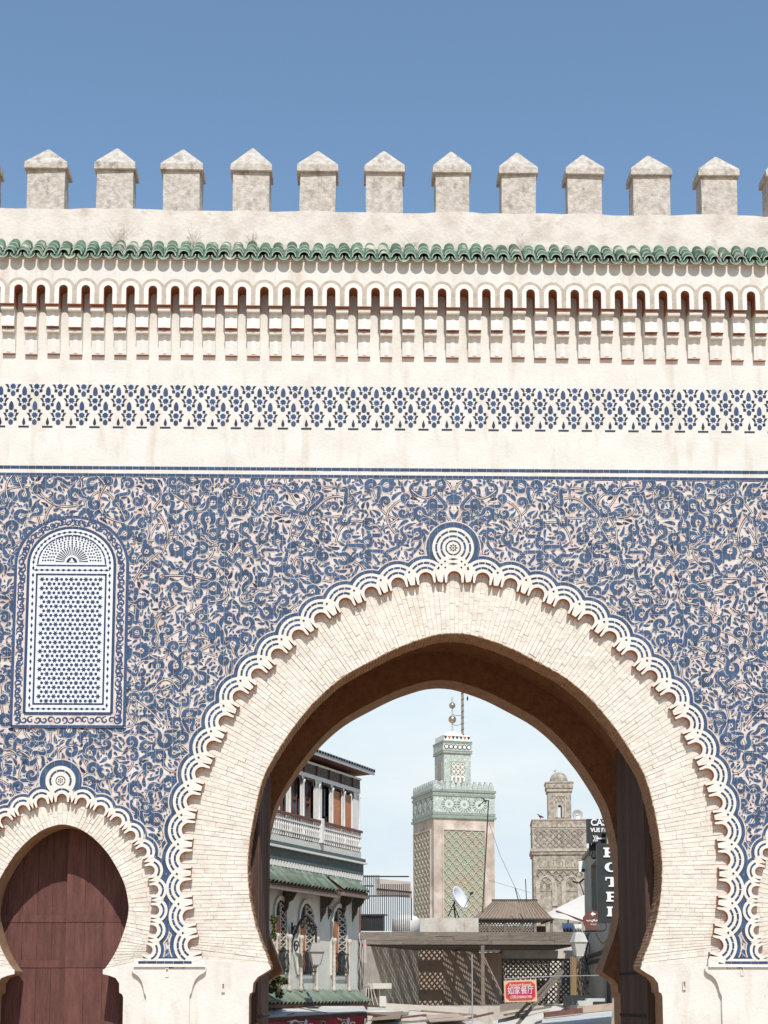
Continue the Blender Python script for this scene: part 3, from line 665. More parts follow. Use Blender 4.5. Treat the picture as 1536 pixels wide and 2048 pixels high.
# ---- frieze of star tiles
fx0, fp = W(26.7, 772)[0], (W(496.7, 772)[0] - W(26.7, 772)[0]) / 10
zr = [W(250, 774.5)[1], W(300, 802.5)[1], W(260, 831.5)[1]]; zbar = W(285, 855)[1]
FS_ = 1.03 * U
def pm_(pts, y, y1=-.0005): bb = MB(); bb.prism([(x * FS_, z * FS_) for x, z in pts], y, y1); return bb
star_m = pm_(star(8, 6.4, 5.0, R(22.5)), -.0075).mesh('star_tile', ['glaze_piece'])
bud_m = pm_([(0, 29.5), (2.4, 27), (4.2, 23), (4.8, 18), (4.6, 13), (0, 9), (-4.6, 13), (-4.8, 18), (-4.2, 23), (-2.4, 27)], -.006).mesh('bud_tile', ['glaze_piece'])
hex_m = pm_([(0, -20.5), (3.6, -18.8), (4.6, -16), (4.4, -12), (0, -8.2), (-4.4, -12), (-4.6, -16), (-3.6, -18.8)], -.006).mesh('hexagon_tile', ['glaze_piece'])
ray_m = pm_(star(8, 13.2, 5.6), -.0045).mesh('star_ray', ['white_tile'])
flame_m = pm_([(0, 20), (2, 14), (3.2, 9), (2.6, 6), (0, 3.2), (-2.6, 6), (-3.2, 9), (-2, 14)], -.006).mesh('flame_tile', ['glaze_dark'])
bar_m = pm_([(-10.5, -1.6), (10.5, -1.6), (10.5, 1.7), (-10.5, 1.7)], -.006).mesh('bar_tile', ['glaze_dark'])
sq = []
for s in (-1, 1):
    sq += [[(s * 8.7 + x, q * 8.7 + z) for x, z in ((-2.9, -2.9), (2.9, -2.9), (2.9, 2.9), (-2.9, 2.9))] for q in (-1, 1)]
    sq += [[(s * 8, -3.4), (s * 9.8, -4.6), (s * 12, -1), (s * 16, 4.6), (s * 10.5, 4.2), (s * 9, 1.5)]]
sqb = MB(); 
for i in range(-9, 42):
    for r in range(3):
        x = fx0 + (i + (.49 if r == 1 else -.03 * r)) * fp; z = zr[r]; px = 706 + x * PXM
        if px < -340 or px > 1890: continue
        jit = lambda: (x + rs.uniform(-.002, .002), rs.uniform(-.0006, .0006), z + rs.uniform(-.002, .002))
        if r == 0:
            bb = MB(); bb.prism([(x + a * U, min(z + c * U, z + 6 * U)) for a, c in star(8, 6.4, 5.0, R(22.5))], -.0075, -.0005); bb.build('star_tile', ['glaze_piece'], gate)
            bb = MB(); bb.prism([(x + a * U, min(z + c * U, z + 6 * U)) for a, c in star(8, 13.2, 5.6)], -.0045, -.0005); bb.build('star_ray', ['white_tile'], gate)
        else:
            place(star_m, 'star_tile', gate, jit()); place(bud_m, 'bud_tile', gate, jit()); place(ray_m, 'star_ray', gate, (x, 0, z))
        place(hex_m, 'hexagon_tile', gate, jit())
        for q in sq:
            if r == 0 and max(c for a, c in q) > 6.5: continue
            sqb.prism([(x + a * FS_, z + c * FS_) for a, c in q], -.006, -.0005)
        if r == 1: place(flame_m, 'flame_tile', gate, (x, 0, zbar)); place(bar_m, 'bar_tile', gate, (x, 0, zbar))
tag(sqb.build('small_frieze_tile', ['glaze_dark'], gate), kind='stuff')

# ---- corbels and the niche arcade
YF = -.24
NX0, NX1 = W(37, 590, YF)[0], W(1502.3, 610, YF)[0]; NP = (NX1 - NX0) / 33
zn_top = W(768, 576, YF)[1]; zf_bot = zn_top - 41 * U; zf_top = zn_top + 33 * U
hp = NP / 2; r_n = 9.0 * U
def ushape(r, zb, n=12): zc = zn_top - r_n; return [(-r, zb)] + [(-r * math.cos(math.pi * i / n), zc + r * math.sin(math.pi * i / n)) for i in range(n + 1)] + [(r, zb)]
b = MB(); b.prism([(-hp + .0004, zf_bot)] + ushape(r_n, zf_bot) + [(hp - .0004, zf_bot), (hp - .0004, zf_top), (-hp + .0004, zf_top)], YF, -.001, 0, 1); nm = b.mesh('niche_arch', ['plaster', 'terracotta_and_shade'])  # niche reveals tinted red-brown to stand for their shade
b = MB(); b.prism(ushape(18.2 * U, zf_bot + .001) + ushape(r_n + .0005, zf_bot + .001)[::-1], YF - .008, YF + .001); bm1 = b.mesh('white_band', ['white'])
def outer_band():
    zc = zn_top - r_n; R2 = 24.6 * U; a = math.acos(min(1, (hp - .0005) / R2)); n = 14
    p = [(-hp + .0005, zf_bot + .001)] + [(-R2 * math.cos(a + (math.pi - 2 * a) * i / n), zc + R2 * math.sin(a + (math.pi - 2 * a) * i / n)) for i in range(n + 1)] + [(hp - .0005, zf_bot + .001)]
    bb = MB(); bb.prism(p + ushape(18.3 * U, zf_bot + .001)[::-1], YF - .004, YF + .001); return bb.mesh('taupe_arc', ['taupe'])
bm2 = outer_band()
cw = 13.0 * U                           # half width of a corbel
cp = [(-.0, 0), (-.18, 0), (-.18, -5.5), (-.215, -6), (-.218, -8.5), (-.213, -11), (-.150, -11.3), (-.152, -20), (-.162, -34), (-.172, -44), (-.10, -44.2), (-.10, -48.5), (-.134, -49), (-.137, -51.5), (-.132, -54),
      (-.070, -54.3), (-.064, -66), (-.058, -80), (-.050, -95.5), (0.0, -96.0)]
b = MB(); n = len(cp); o = len(b.v)
for s in (-1, 1): b.v += [(s * cw, y, zf_bot + z * U) for y, z in cp]
b.f.append(tuple(range(n))); b.f.append(tuple(range(2 * n - 1, n - 1, -1))); b.m += [0, 0]
for i in range(n - 1):
    b.f.append((i, i + n, i + n + 1, i + 1)); b.m.append(2 if cp[i][0] > cp[i + 1][0] + .03 or i in (9, 18) else 0)  # painted shade on tier undersides and ledges
for ya, za, yb, zb in ((-.152, -20, -.172, -44), (-.064, -66, -.052, -93), (-.150, -11.3, -.152, -20), (-.070, -54.3, -.064, -66)):
    for s in (-1, 1):                   # a shallow facet down the middle of each tier
        b.add([(s * 5 * U, ya - .001, zf_bot + za * U), (s * 5 * U, yb - .001, zf_bot + zb * U), (s * 1.5 * U, yb - .007, zf_bot + zb * U), (s * 1.5 * U, ya - .007, zf_bot + za * U)], [(0, 1, 2, 3)], 1)
    b.add([(-1.5 * U, ya - .007, zf_bot + za * U), (1.5 * U, ya - .007, zf_bot + za * U), (1.5 * U, yb - .007, zf_bot + zb * U), (-1.5 * U, yb - .007, zf_bot + zb * U)], [(0, 1, 2, 3)], 1)
cm = b.mesh('corbel', ['plaster', 'white', 'terracotta_and_shade'])
for i in range(-8, 42):
    x = NX0 + i * NP; jz = rs.uniform(-.012, .010)
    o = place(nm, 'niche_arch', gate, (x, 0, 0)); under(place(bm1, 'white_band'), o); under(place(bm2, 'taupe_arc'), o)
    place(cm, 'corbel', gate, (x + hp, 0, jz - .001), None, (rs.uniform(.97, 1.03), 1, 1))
XA, XB = NX0 - 8.5 * NP, NX0 + 41.5 * NP
YE = -.345; ze = W(768, 524, YE)[1]     # lowest lip of the eave tiles
b = MB(); b.box(XA, XB, YF, -.001, zf_top + .0005, ze + .06); b.build('cornice_band', ['plaster'], gate)
b = MB(); b.add([(XA, -.252, ze + .055), (XB, -.252, ze + .055), (XB, -.252, ze + .10), (XA, -.252, ze + .10), (XA, -.02, ze + .30), (XB, -.02, ze + .30), (XA, -.02, ze + .055), (XB, -.02, ze + .055)],
      [(0, 1, 2, 3), (3, 2, 5, 4), (1, 0, 6, 7)]); b.build('eave_bed', ['mortar'], gate)
def tile_mesh(name, r0, r1, L, th, flip):
    bb = MB(); n = 9; vs = []
    for (r, l) in ((r0, 0), (r1, L), (r0 - th, 0), (r1 - th, L)):
        for i in range(n + 1):
            a = math.pi * i / n; vs.append((r * math.cos(a), l * .707, l * .707 + (r * math.sin(a)) * (-1 if flip else 1)))
    k = n + 1
    for i in range(n):
        bb_f = [((i, i + 1, k + i + 1, k + i), 0), ((2 * k + i, 3 * k + i, 3 * k + i + 1, 2 * k + i + 1), 0), ((i, 2 * k + i, 2 * k + i + 1, i + 1), 1)]
        for f, m in bb_f: bb.f.append(f); bb.m.append(m)
    bb.v = vs; return bb.mesh(name, ['green_tile', 'tile_lip'], True)
cov = tile_mesh('cover_tile', .078, .066, .22, .014, False); pan = tile_mesh('pan_tile', .082, .07, .46, .013, True)
tp = 28.1 * U * .985; nt_ = int((XB - XA) / tp)
for i in range(nt_):
    x = XA + (i + .5) * tp
    place(pan, 'pan_tile', gate, (x + tp / 2, YE, ze + .085 + rs.uniform(-.006, .006)), (rs.uniform(-.03, .03), rs.uniform(-.06, .06), rs.uniform(-.04, .04)))
    for r in range(3):
        d = .010 + r * .092
        place(cov, 'cover_tile', gate, (x + rs.uniform(-.006, .006), YE + .012 + d, ze + .070 + d + rs.uniform(-.005, .005)), (rs.uniform(-.05, .05), rs.uniform(-.08, .08), rs.uniform(-.07, .07)))

# ---- parapet and merlons
b = MB(); top = []
x = XMIN
while x < XMAX: top.append((x, ZPAR + rs.uniform(-.018, .018))); x += rs.uniform(.12, .35)
b.prism([(XMIN, ze + .1), (XMAX, ze + .1)] + [(XMAX, ZPAR)] + top[::-1], -.03, .5); b.build('parapet', ['parapet'], gate)
def merlon(x, w, seed):
    q = random.Random(seed); d = .30; hw = w * U * q.uniform(.965, 1.035); z0 = ZPAR - .06; zc = W(700, 345, -.02)[1]; zt = W(700, 335, -.05)[1] - .02; za = W(700, 304, .13)[1] + .015 + q.uniform(-.02, .02)
    b = MB(); j = lambda: q.uniform(-.008, .008); n = 4
    for i in range(n):                  # slightly uneven shaft
        z1 = z0 + (zc - z0) * i / n; z2 = z0 + (zc - z0) * (i + 1) / n
        if i == 0: r0 = [(-hw + j(), -.016 + j() * .8), (hw + j(), -.016 + j() * .8), (hw + j(), d + j()), (-hw + j(), d + j())]
        r1 = [(a + j() * .6, c + j() * .6) for a, c in r0]
        b.add([(x + a, c, z1) for a, c in r0] + [(x + a, c, z2) for a, c in r1], [(0, 1, 5, 4), (1, 2, 6, 5), (2, 3, 7, 6), (3, 0, 4, 7)] + ([(4, 5, 6, 7)] if i == n - 1 else [])); r0 = r1
    m_ = b.build('merlon', ['weather'], gate)
    e = .038; c = MB(); cy0, cy1 = -.025 - e, d + e
    lo = [(x - hw - e, cy0), (x + hw + e, cy0), (x + hw + e, cy1), (x - hw - e, cy1)]
    ap = (x + q.uniform(-.01, .01), (cy0 + cy1) / 2, za + q.uniform(-.015, .015)); hz = .095
    mid = [(x + (a - x) * .985, y + (-.0 if y > 0 else 0), zc + hz + j()) for a, y in lo]
    tops = [Vector(m2) * .05 + Vector(ap) * .95 for m2 in mid]
    tops = [Vector((t.x, t.y, t.z + .012)) for t in tops]
    c.add([(a, y, zc - .006 + j() * .5) for a, y in lo] + mid + [tuple(t) for t in tops], [(3, 2, 1, 0), (0, 1, 5, 4), (1, 2, 6, 5), (2, 3, 7, 6), (3, 0, 4, 7), (4, 5, 9, 8), (5, 6, 10, 9), (6, 7, 11, 10), (7, 4, 8, 11), (8, 9, 10, 11)])
    cap = c.build('merlon_cap', ['weather'], m_)
    bv = cap.modifiers.new('soft_edges', 'BEVEL'); bv.width = .014; bv.segments = 2; bv.limit_method = 'ANGLE'; bv.angle_limit = R(20)
for i, px in enumerate((-46, 91, 229, 363, 502, 635, 769, 904, 1037, 1170, 1303, 1438, 1572, 1706, 1840, -183, -320)):
    merlon(W(px, 390, -.02)[0], (39.5, 40, 39, 38.5, 37.5, 37.5, 37.5, 36.5, 37.5, 37, 38, 38, 38, 38, 38, 39, 39)[i], 100 + i)

# ---- doors
def leaf_door(x0, x1, y, zt, n, m):
    lf = MB(); lf.box(x0, x1, y + .035, y + .06, .02, zt); lf = lf.build('door_leaf', [m], gate); q = random.Random(int(x0 * 100))
    for i in range(n):
        a = x0 + (x1 - x0) * i / n; c = x0 + (x1 - x0) * (i + 1) / n; p = MB(); p.box(a + .002, c - .002, y + q.uniform(-.003, .003), y + .034, .02, zt - q.uniform(0, .01)); p.build('plank', [m], lf)
    return lf
sx = W(135, 1800, .66)[0]; zdl = ARCH['left']['I'][0][1] + .22
lr = leaf_door(sx, XL + 1.24, .60, zdl, 5, 'wood_red'); ll = leaf_door(XL - 1.24, sx - .004, .685, zdl, 6, 'wood_red')
for lf, xa, xb, y in ((lr, sx, XL + 1.24, .60), (ll, XL - 1.24, sx - .004, .685)):
    for z in (ZT(1833), ZT(1926), 3.0, 1.6, .5):
        p = MB(); p.box(xa + .01, xb - .01, y - .008, y - .0035, z - .05, z + .05); p.build('batten', ['wood_red'], lf)
leaf_door(XR - 1.24, XR - .004, .60, zdl, 6, 'wood_red'); leaf_door(XR, XR + 1.24, .64, zdl, 6, 'wood_red')
zl = 4.5 + 3.72
for s in (1, -1):                       # the two great leaves, folded back against the passage
    pl = Plane((XC + s * (2.71 if s > 0 else 2.72), .60), (-s * .005 if s > 0 else .015, 1.0)); W_ = 2.05; lf = MB(); lf.fbox(pl, 0, W_, -.03, .03, .02, zl) 
    lf = lf.build('door_leaf', ['wood_dark'], gate); n = 11; q = random.Random(9 + s)
    for i in range(n):
        p = MB()
        for f0, f1 in ((.031, .055), (-.055, -.031)):
            p.fbox(pl, W_ * i / n + .003, W_ * (i + 1) / n - .003, f0, f1 + (q.uniform(-.004, .004)), .02, zl - q.uniform(0, .02))
        p.build('plank', ['wood_dark'], lf)
    for z in (1.2, 2.4, 3.6, 4.2, 4.8, 5.6, 6.6):
        for i in range(n):
            p = MB()
            c = pl.pt(W_ * (i + .5) / n, -s * .06, z); p.lathe([(.022, -.02), (.03, 0), (.022, .02)], c, 6)
            if z in (3.6, 4.2, 4.8): p.build('stud', ['iron'], lf)
# sockets in the piers, and dry weeds that grow over the eave
for px, py in ((334, 1945), (446, 1975), (1370, 1970), (1484, 1942)):
    x, z = W(px, py); yy = .04 if px in (446, 1370) else -.001
    b = MB()
    for a, c, d, e in ((-.022, -.012, -.06, .06), (.012, .022, -.06, .06), (-.012, .012, .045, .06), (-.012, .012, -.06, -.045)): b.box(x + a, x + c, yy - .012, yy + .004, z + d, z + e)
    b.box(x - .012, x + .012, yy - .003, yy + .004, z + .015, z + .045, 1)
    b.build('wall_socket', ['plaster', 'terracotta_and_shade'], gate)
for px, py, h, where in ((238, 484, .34, 'below the second merlon from the left'), (388, 486, .30, 'below the third merlon from the left'), (506, 490, .2, 'below the fourth merlon from the left'),
                         (822, 500, .2, 'between the sixth and seventh merlon'), (1046, 506, .28, 'below the fourth merlon from the right')):
    c = P(px, py, -.06); b = MB(); q = random.Random(px)
    for i in range(9):
        a = q.uniform(-1.2, 1.2); L = h * q.uniform(.5, 1); e = c + Vector((math.sin(a) * L * .7, -.03 + q.uniform(-.05, .02), math.cos(a) * L)); m_ = (c + e) / 2 + Vector((q.uniform(-.03, .03), 0, q.uniform(-.02, .02)))
        b.tube([c - Vector((0, 0, .03)), m_, e], [.0026, .002, .0009], 4)
        for k in range(2): f = m_ + (e - m_) * q.random(); b.tube([f, f + Vector((q.uniform(-.06, .06), 0, q.uniform(.01, .07)))], [.002, .001], 3)
    tag(b.build('dry_weed', ['twig'], None), 'dry leafless weed growing on the green eave tiles, ' + where, 'weed', 'dry weeds on the eave')
# ================================================================== BEYOND THE GATE
M['pale_green'] = mat('pale_stucco', (.64, .64, .57), (.57, .57, .50), 3, .4, .7, .9, .3, 20, c3=(.38, .37, .31), s3=2, lo3=.58, hi3=.85)
M['grey_green'] = mat('grey_green_paint', (.10, .13, .125), (.075, .095, .09), 6, .4, .7, .7)
M['white_paint'] = mat('white_paint', (.74, .73, .69), (.66, .64, .60), 12, .45, .75, .6)
M['carved'] = mat('carved_dark_wood', (.065, .055, .045), (.17, .155, .13), 26, .42, .6, .8, 1.0, 40)
M['orange'] = mat('varnished_shutter', (.48, .19, .085), (.38, .13, .05), 8, .4, .7, .5, stretch=(6, 6, .6))
M['black_glass'] = mat('dark_glass', (.025, .035, .055), rough=.12, spec=.6)
M['sky_glass'] = mat('sky_reflection_glass', (.10, .13, .18), (.03, .04, .06), 2.2, .42, .6, .12, spec=.6)  # bluish base colour stands in for the sky reflected in the panes
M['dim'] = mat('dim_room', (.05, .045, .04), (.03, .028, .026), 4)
M['roof_grey'] = mat('grey_roof_tile', (.10, .10, .098), (.16, .155, .15), 10, .4, .7, .7, rndv=.25)
M['olive_tile'] = mat('faded_green_tile', (.13, .175, .125), (.20, .235, .18), 6, .4, .7, .55, rndv=.25)
M['eave_wood'] = mat('red_brown_eave', (.17, .075, .05), (.11, .05, .035), 6, .4, .7, .7)
M['grey_wood'] = mat('weathered_grey_board', (.27, .225, .18), (.17, .14, .11), 6, .35, .65, .9, .8, 20, stretch=(.6, 3, 6), rndv=.12)
M['lattice'] = mat('brown_lattice', (.11, .082, .06), (.075, .055, .04), 8, .4, .7, .85)
M['stucco_dirty'] = mat('dirty_stucco', (.60, .55, .48), (.46, .40, .33), 2.2, .4, .68, .95, .4, 14, c3=(.24, .19, .14), s3=2.6, lo3=.56, hi3=.78, st3=(1.6, 1.6, .5))
M['mud'] = mat('brown_render', (.46, .36, .28), (.36, .27, .20), 3, .4, .7, .95)
M['canvas'] = mat('cream_canvas', (.66, .62, .55), (.58, .53, .45), 1.6, .42, .7, .85)
M['sheet'] = mat('pale_roof_sheet', (.56, .56, .53), (.46, .45, .42), 1.5, .4, .7, .7)
M['brown_sheet'] = mat('brown_corrugated_sheet', (.27, .205, .15), (.21, .155, .11), 2, .4, .7, .75, stretch=(8, 1, 1))
M['red_cloth'] = mat('red_cloth', (.52, .055, .05), (.42, .04, .04), 3, .4, .7, .8)
M['sign_red'] = mat('red_sign', (.60, .07, .045), rough=.5)
M['sign_rim'] = mat('cream_sign_rim', (.72, .50, .34), rough=.5)
M['sign_magenta'] = mat('magenta_sign_band', (.45, .03, .10), rough=.5)
M['sign_black'] = mat('charcoal_sign', (.028, .033, .033), (.04, .045, .045), 3, .4, .7, .5)
M['sign_white'] = mat('white_lettering', (.82, .82, .80), rough=.5)
M['sign_brown'] = mat('red_brown_sign', (.16, .055, .045), rough=.6)
M['olive_wall'] = mat('olive_stucco', (.40, .375, .30), (.33, .305, .24), 2, .4, .7, .95, .3, 18, c3=(.2, .18, .14), s3=2.4, lo3=.58, hi3=.8, st3=(1, 1, .5))
M['reed'] = mat('reed_screen', (.38, .27, .15), (.26, .175, .09), 5, .4, .7, .9, stretch=(9, 9, .4))
M['stone'] = mat('old_brick_tower', (.46, .415, .345), (.25, .215, .17), 3.2, .36, .62, .95, .9, 5, c3=(.15, .12, .09), s3=5, lo3=.52, hi3=.72)
M['stone_light'] = mat('pale_tower_trim', (.49, .445, .375), (.31, .27, .215), 4, .38, .64, .95, .8, 6)
M['mint_pale'] = mat('pale_mosaic', (.58, .62, .57), (.47, .52, .46), 12)
M['mint'] = mat('mint_mosaic', (.51, .55, .50), (.27, .32, .275), 13, .44, .6, .6, c3=(.62, .66, .62), s3=4, lo3=.55, hi3=.7)
M['mint_dark'] = mat('green_glazed_band', (.20, .255, .205), (.31, .355, .30), 7, .4, .65, .5)
M['pink'] = mat('pink_worn_plaster', (.50, .43, .36), (.37, .30, .24), .8, .4, .65, .95, .4, 6, c3=(.62, .54, .47), s3=.7, lo3=.52, hi3=.68)
M['sebka'] = mat('cream_rib', (.48, .47, .38), (.39, .39, .30), 2, .4, .7, .9)
M['sebka_green'] = mat('green_brown_ground', (.29, .33, .24), (.36, .29, .21), .9, .42, .62, .8)
M['brass'] = mat('brass_ball', (.42, .36, .26), rough=.35, metal=.9)
M['steel'] = mat('grey_metal', (.45, .46, .47), rough=.5, metal=.3)
M['lamp_glass'] = mat('frosted_lamp_glass', (.55, .55, .52), rough=.35)
M['lamp_tin'] = mat('grey_lamp_tin', (.30, .285, .25), (.24, .225, .2), 9, .4, .7, .5)
M['blue_cloth'] = mat('blue_cloth', (.05, .085, .15), rough=.9)
M['leaf_a'] = mat('yellow_green_leaf', (.10, .12, .03), (.05, .07, .02), 20, .4, .6, .6, rndv=.2)
EYE = 4.5
LET = []
def text(body, parent, name, loc, rot, size, m, ext=.004, align='CENTER', xs=1.0):
    cu = bpy.data.curves.new(name, 'FONT'); cu.body = body; cu.size = size; cu.align_x = align; cu.align_y = 'CENTER'; cu.extrude = ext; cu.resolution_u = 3; cu.materials.append(M[m])
    o = bpy.data.objects.new(name, cu); col.objects.link(o); o.parent = parent; o.matrix_parent_inverse = Matrix.Translation(-wpos(parent)); o.location = loc; o.rotation_euler = rot; o.scale = (xs, 1, 1); LET.append(o); return o

# ------------------------------------------------------------------ the cafe on the left
cp_ = Plane((W(545, 1990, 14.0)[0], 14.0), (.40, .917))
UE = cp_.hit(718, 1900)[0]              # the far corner
cafe = thing('cafe_building', 'pale green cafe building with arched white gallery, railing and green tile hoods', 'building', cp_.pt(UE / 2, 0, 0))
h = lambda px, py, off=0.0: cp_.hit(px, py, off)
Z = lambda px, py, off=0.0: cp_.hit(px, py, off)[1]
U0 = -1.6; zc0, zc1 = Z(640, 1752), Z(640, 1700)            # underside and top of the cornice zone
b = MB(); b.fbox(cp_, U0, UE, -3.0, 0, 0, zc1 - .02); b.build('wall', ['pale_green'], cafe)
zr0, zr1 = Z(640, 1687), Z(640, 1645)                       # railing foot and hand rail
b = MB(); b.fbox(cp_, U0, UE + .02, -2.6, .05, zc1 - .018, zr0 - .02); b.build('parapet_band', ['pale_green'], cafe)
zk = Z(640, 1718)
for n1, za, zb, m in ((.15, zk + .10, zk + .19, 'grey_green'), (.19, zk + .05, zk + .098, 'white_paint'), (.10, zk - .22, zk + .048, 'grey_green')):
    b = MB(); b.fbox(cp_, U0, UE + n1 * .5, -.02, n1, za, zb); b.build('cornice', [m], cafe)
for i in range(44):
    u = U0 + .12 + i * .148
    if u > UE: break
    b = MB(); b.fbox(cp_, u - .045, u + .045, .002, .10, zk - .36, zk - .23); b.build('dentil', ['white_paint'], cafe)
b = MB(); b.fbox(cp_, U0, UE + .01, .002, .05, zk - .40, zk - .365); b.build('dentil_course', ['pale_green'], cafe)
# gallery
zf = zr0 - .02; ztop = Z(640, 1563)                          # gallery floor and the beam over the arches
zb0, zb1 = Z(640, 1545), Z(640, 1527)
arch_px = [(560, 574), (582, 602), (609, 629), (644, 660), (667, 684), (690, 706)]
arches = []
for a, c in arch_px: arches.append((h(a, 1600)[0], h(c, 1600)[0]))
zsp = Z(675, 1600) ; 
pts = [(U0, zf), ]
for k, (a, c) in enumerate(arches):
    r = (c - a) / 2; zs_ = (Z(620, 1577) if k < 3 else Z(675, 1588)) - r * .0; n = 10
    pts += [(a, zf)] + [(a + r - r * math.cos(math.pi * i / n), zs_ + r * 1.5 * math.sin(math.pi * i / n)) for i in range(n + 1)] + [(c, zf)]
pts += [(UE, zf), (UE, ztop), (U0, ztop)]
b = MB(); b.prism(pts, -.03, .0, 0, 0, pl=cp_); b.build('arcade', ['white_paint'], cafe)
b = MB()
for k, (a, c) in enumerate(arches):                           # carved spandrels in the corners of each arch
    r = (c - a) / 2; zs_ = (Z(620, 1577) if k < 3 else Z(675, 1588)); n = 8
    for s in (0, 1):
        b = MB()
        q = [(a - .04 if s == 0 else c + .04, ztop - .06), ((a + c) / 2 + (-.03 if s == 0 else .03), ztop - .06)]
        q += [(a + r + (-1 if s == 0 else 1) * (r * 1.12) * math.sin(math.pi / 2 * i / n), zs_ + r * 1.62 * math.cos(math.pi / 2 * i / n)) for i in range(n + 1)]
        b.prism(q, .001, .008, pl=cp_); b.build('spandrel', ['carved'], cafe)
for u in [ (arches[i][1] + arches[i + 1][0]) / 2 for i in range(5)] + [UE - .06]:
    b = MB(); p = cp_.pt(u, .025, 0); b.lathe([(.034, zf), (.034, zf + .25), (.022, zf + .28), (.020, ztop - .16), (.04, ztop - .12), (.04, ztop - .07)], p, 8); b.build('column', ['white_paint'], cafe, True)
for k, (a, c) in enumerate(arches):                            # what fills the arches
    if k in (0, 1, 2):
        b = MB(); b.fbox(cp_, a - .02, c + .02, -.16, -.14, zf, ztop - .02); w_ = b.build('window', ['sky_glass'], cafe)
        for q in (a + .02, (a + c) / 2, c - .02): b = MB(); b.fbox(cp_, q - .018, q + .018, -.139, -.10, zf, ztop - .05); b.build('mullion', ['eave_wood'], w_)
        b = MB(); b.fbox(cp_, a, c, -.139, -.11, zf + .95, zf + 1.0); b.build('transom', ['eave_wood'], w_)
    elif k == 3:
        b = MB(); b.fbox(cp_, a - .02, c + .02, -.16, -.14, ztop - .78, ztop - .02); b.build('fanlight', ['black_glass'], cafe)
    else:
        b = MB(); b.fbox(cp_, a - .03, c + .03, -.12, -.10, zf, ztop - .02); s_ = b.build('shutter', ['dim'], cafe); q = a
        while q < c: b = MB(); b.fbox(cp_, q + .004, min(q + .075, c), -.099, -.05, zf, ztop - .1); b.build('shutter_slat', ['orange'], s_); q += .08
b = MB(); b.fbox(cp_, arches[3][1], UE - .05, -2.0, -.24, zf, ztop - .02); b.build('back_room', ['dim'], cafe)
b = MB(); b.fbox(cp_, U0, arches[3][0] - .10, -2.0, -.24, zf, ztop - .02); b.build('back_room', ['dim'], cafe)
# carved frieze, beams and roof
b = MB(); b.fbox(cp_, U0, UE, -2.4, .03, ztop + .001, ztop + .10); b.fbox(cp_, U0, UE, -2.4, .02, ztop + .101, zb0 + .12, 1); b.fbox(cp_, U0, UE + .03, -2.4, .05, zb0 + .121, zb0 + .17); b.build('frieze_beam', ['white_paint', 'carved'], cafe)
for i in range(9):
    u = U0 + .2 + i * .72
    if u < UE - .1: b = MB(); b.fbox(cp_, u, u + .07, .021, .06, ztop + .102, zb0 + .119); b.build('frieze_post', ['eave_wood'], cafe)
ze1 = Z(700, 1533, .26); zw = zb0 + .175
b = MB(); b.hexa([cp_.pt(U0, .26, ze1), cp_.pt(UE + .3, .26, ze1), cp_.pt(UE + .3, -2.6, zw), cp_.pt(U0, -2.6, zw), cp_.pt(U0, .26, ze1 + .05), cp_.pt(UE + .3, .26, ze1 + .05), cp_.pt(UE + .3, -2.6, zw + 1.1), cp_.pt(U0, -2.6, zw + 1.1)]); b.build('eave', ['eave_wood'], cafe)
b = MB(); b.fbox(cp_, U0, UE + .32, .262, .30, ze1 - .02, ze1 + .07); b.build('gutter', ['steel'], cafe)
def rtile(L, r): 
    bb = MB(); n = 5
    bb.v = [(r * math.cos(math.pi * i / n), l, r * .9 * math.sin(math.pi * i / n)) for l in (0, L) for i in range(n + 1)] + [(r * .75 * math.cos(math.pi * i / n), l, r * .65 * math.sin(math.pi * i / n)) for l in (0, L) for i in range(n + 1)]
    k = n + 1; 
    for i in range(n): bb.f += [(i, i + 1, k + i + 1, k + i), (i, 2 * k + i, 2 * k + i + 1, i + 1)]; bb.m += [0, 0]
    return bb
yawp = math.atan2(cp_.d.y, cp_.d.x)     # the street face runs this way
gt = rtile(.9, .075).mesh('roof_tile', ['roof_grey'], True)
for i in range(60):
    u = U0 + i * .16
    if u > UE + .33: break
    sl_ = math.atan2(zw + 1.1 - ze1 - .05, 2.86)
    for r in range(3): place(gt, 'roof_tile', cafe, cp_.pt(u, .32 - r * .8, ze1 + .055 + (r * .8 + .0) * math.tan(sl_)), (sl_, 0, yawp))
# railing
b = MB(); b.fbox(cp_, U0, UE + .01, .03, .10, zr1 - .03, zr1 + .03); b.build('hand_rail', ['eave_wood'], cafe)
b = MB(); b.fbox(cp_, U0, UE + .01, .03, .08, zr0 + .10, zr0 + .13); b.fbox(cp_, U0, UE + .01, .03, .08, zr1 - .16, zr1 - .13); b.build('lower_rail', ['white_paint'], cafe)
i = 0; u = U0
while u < UE:
    b = MB(); p = cp_.pt(u, .055, 0); b.lathe([(.018, zr0), (.018, zr0 + .2), (.028, (zr0 + zr1) / 2), (.018, zr1 - .2), (.018, zr1 - .03)], p, 6); b.build('baluster', ['white_paint'], cafe); u += .115
b = MB(); u = h(637, 1660)[0]; b.fbox(cp_, u - .06, u + .06, .02, .13, zr0, zr1 + .08); b.build('railing_post', ['white_paint'], cafe)
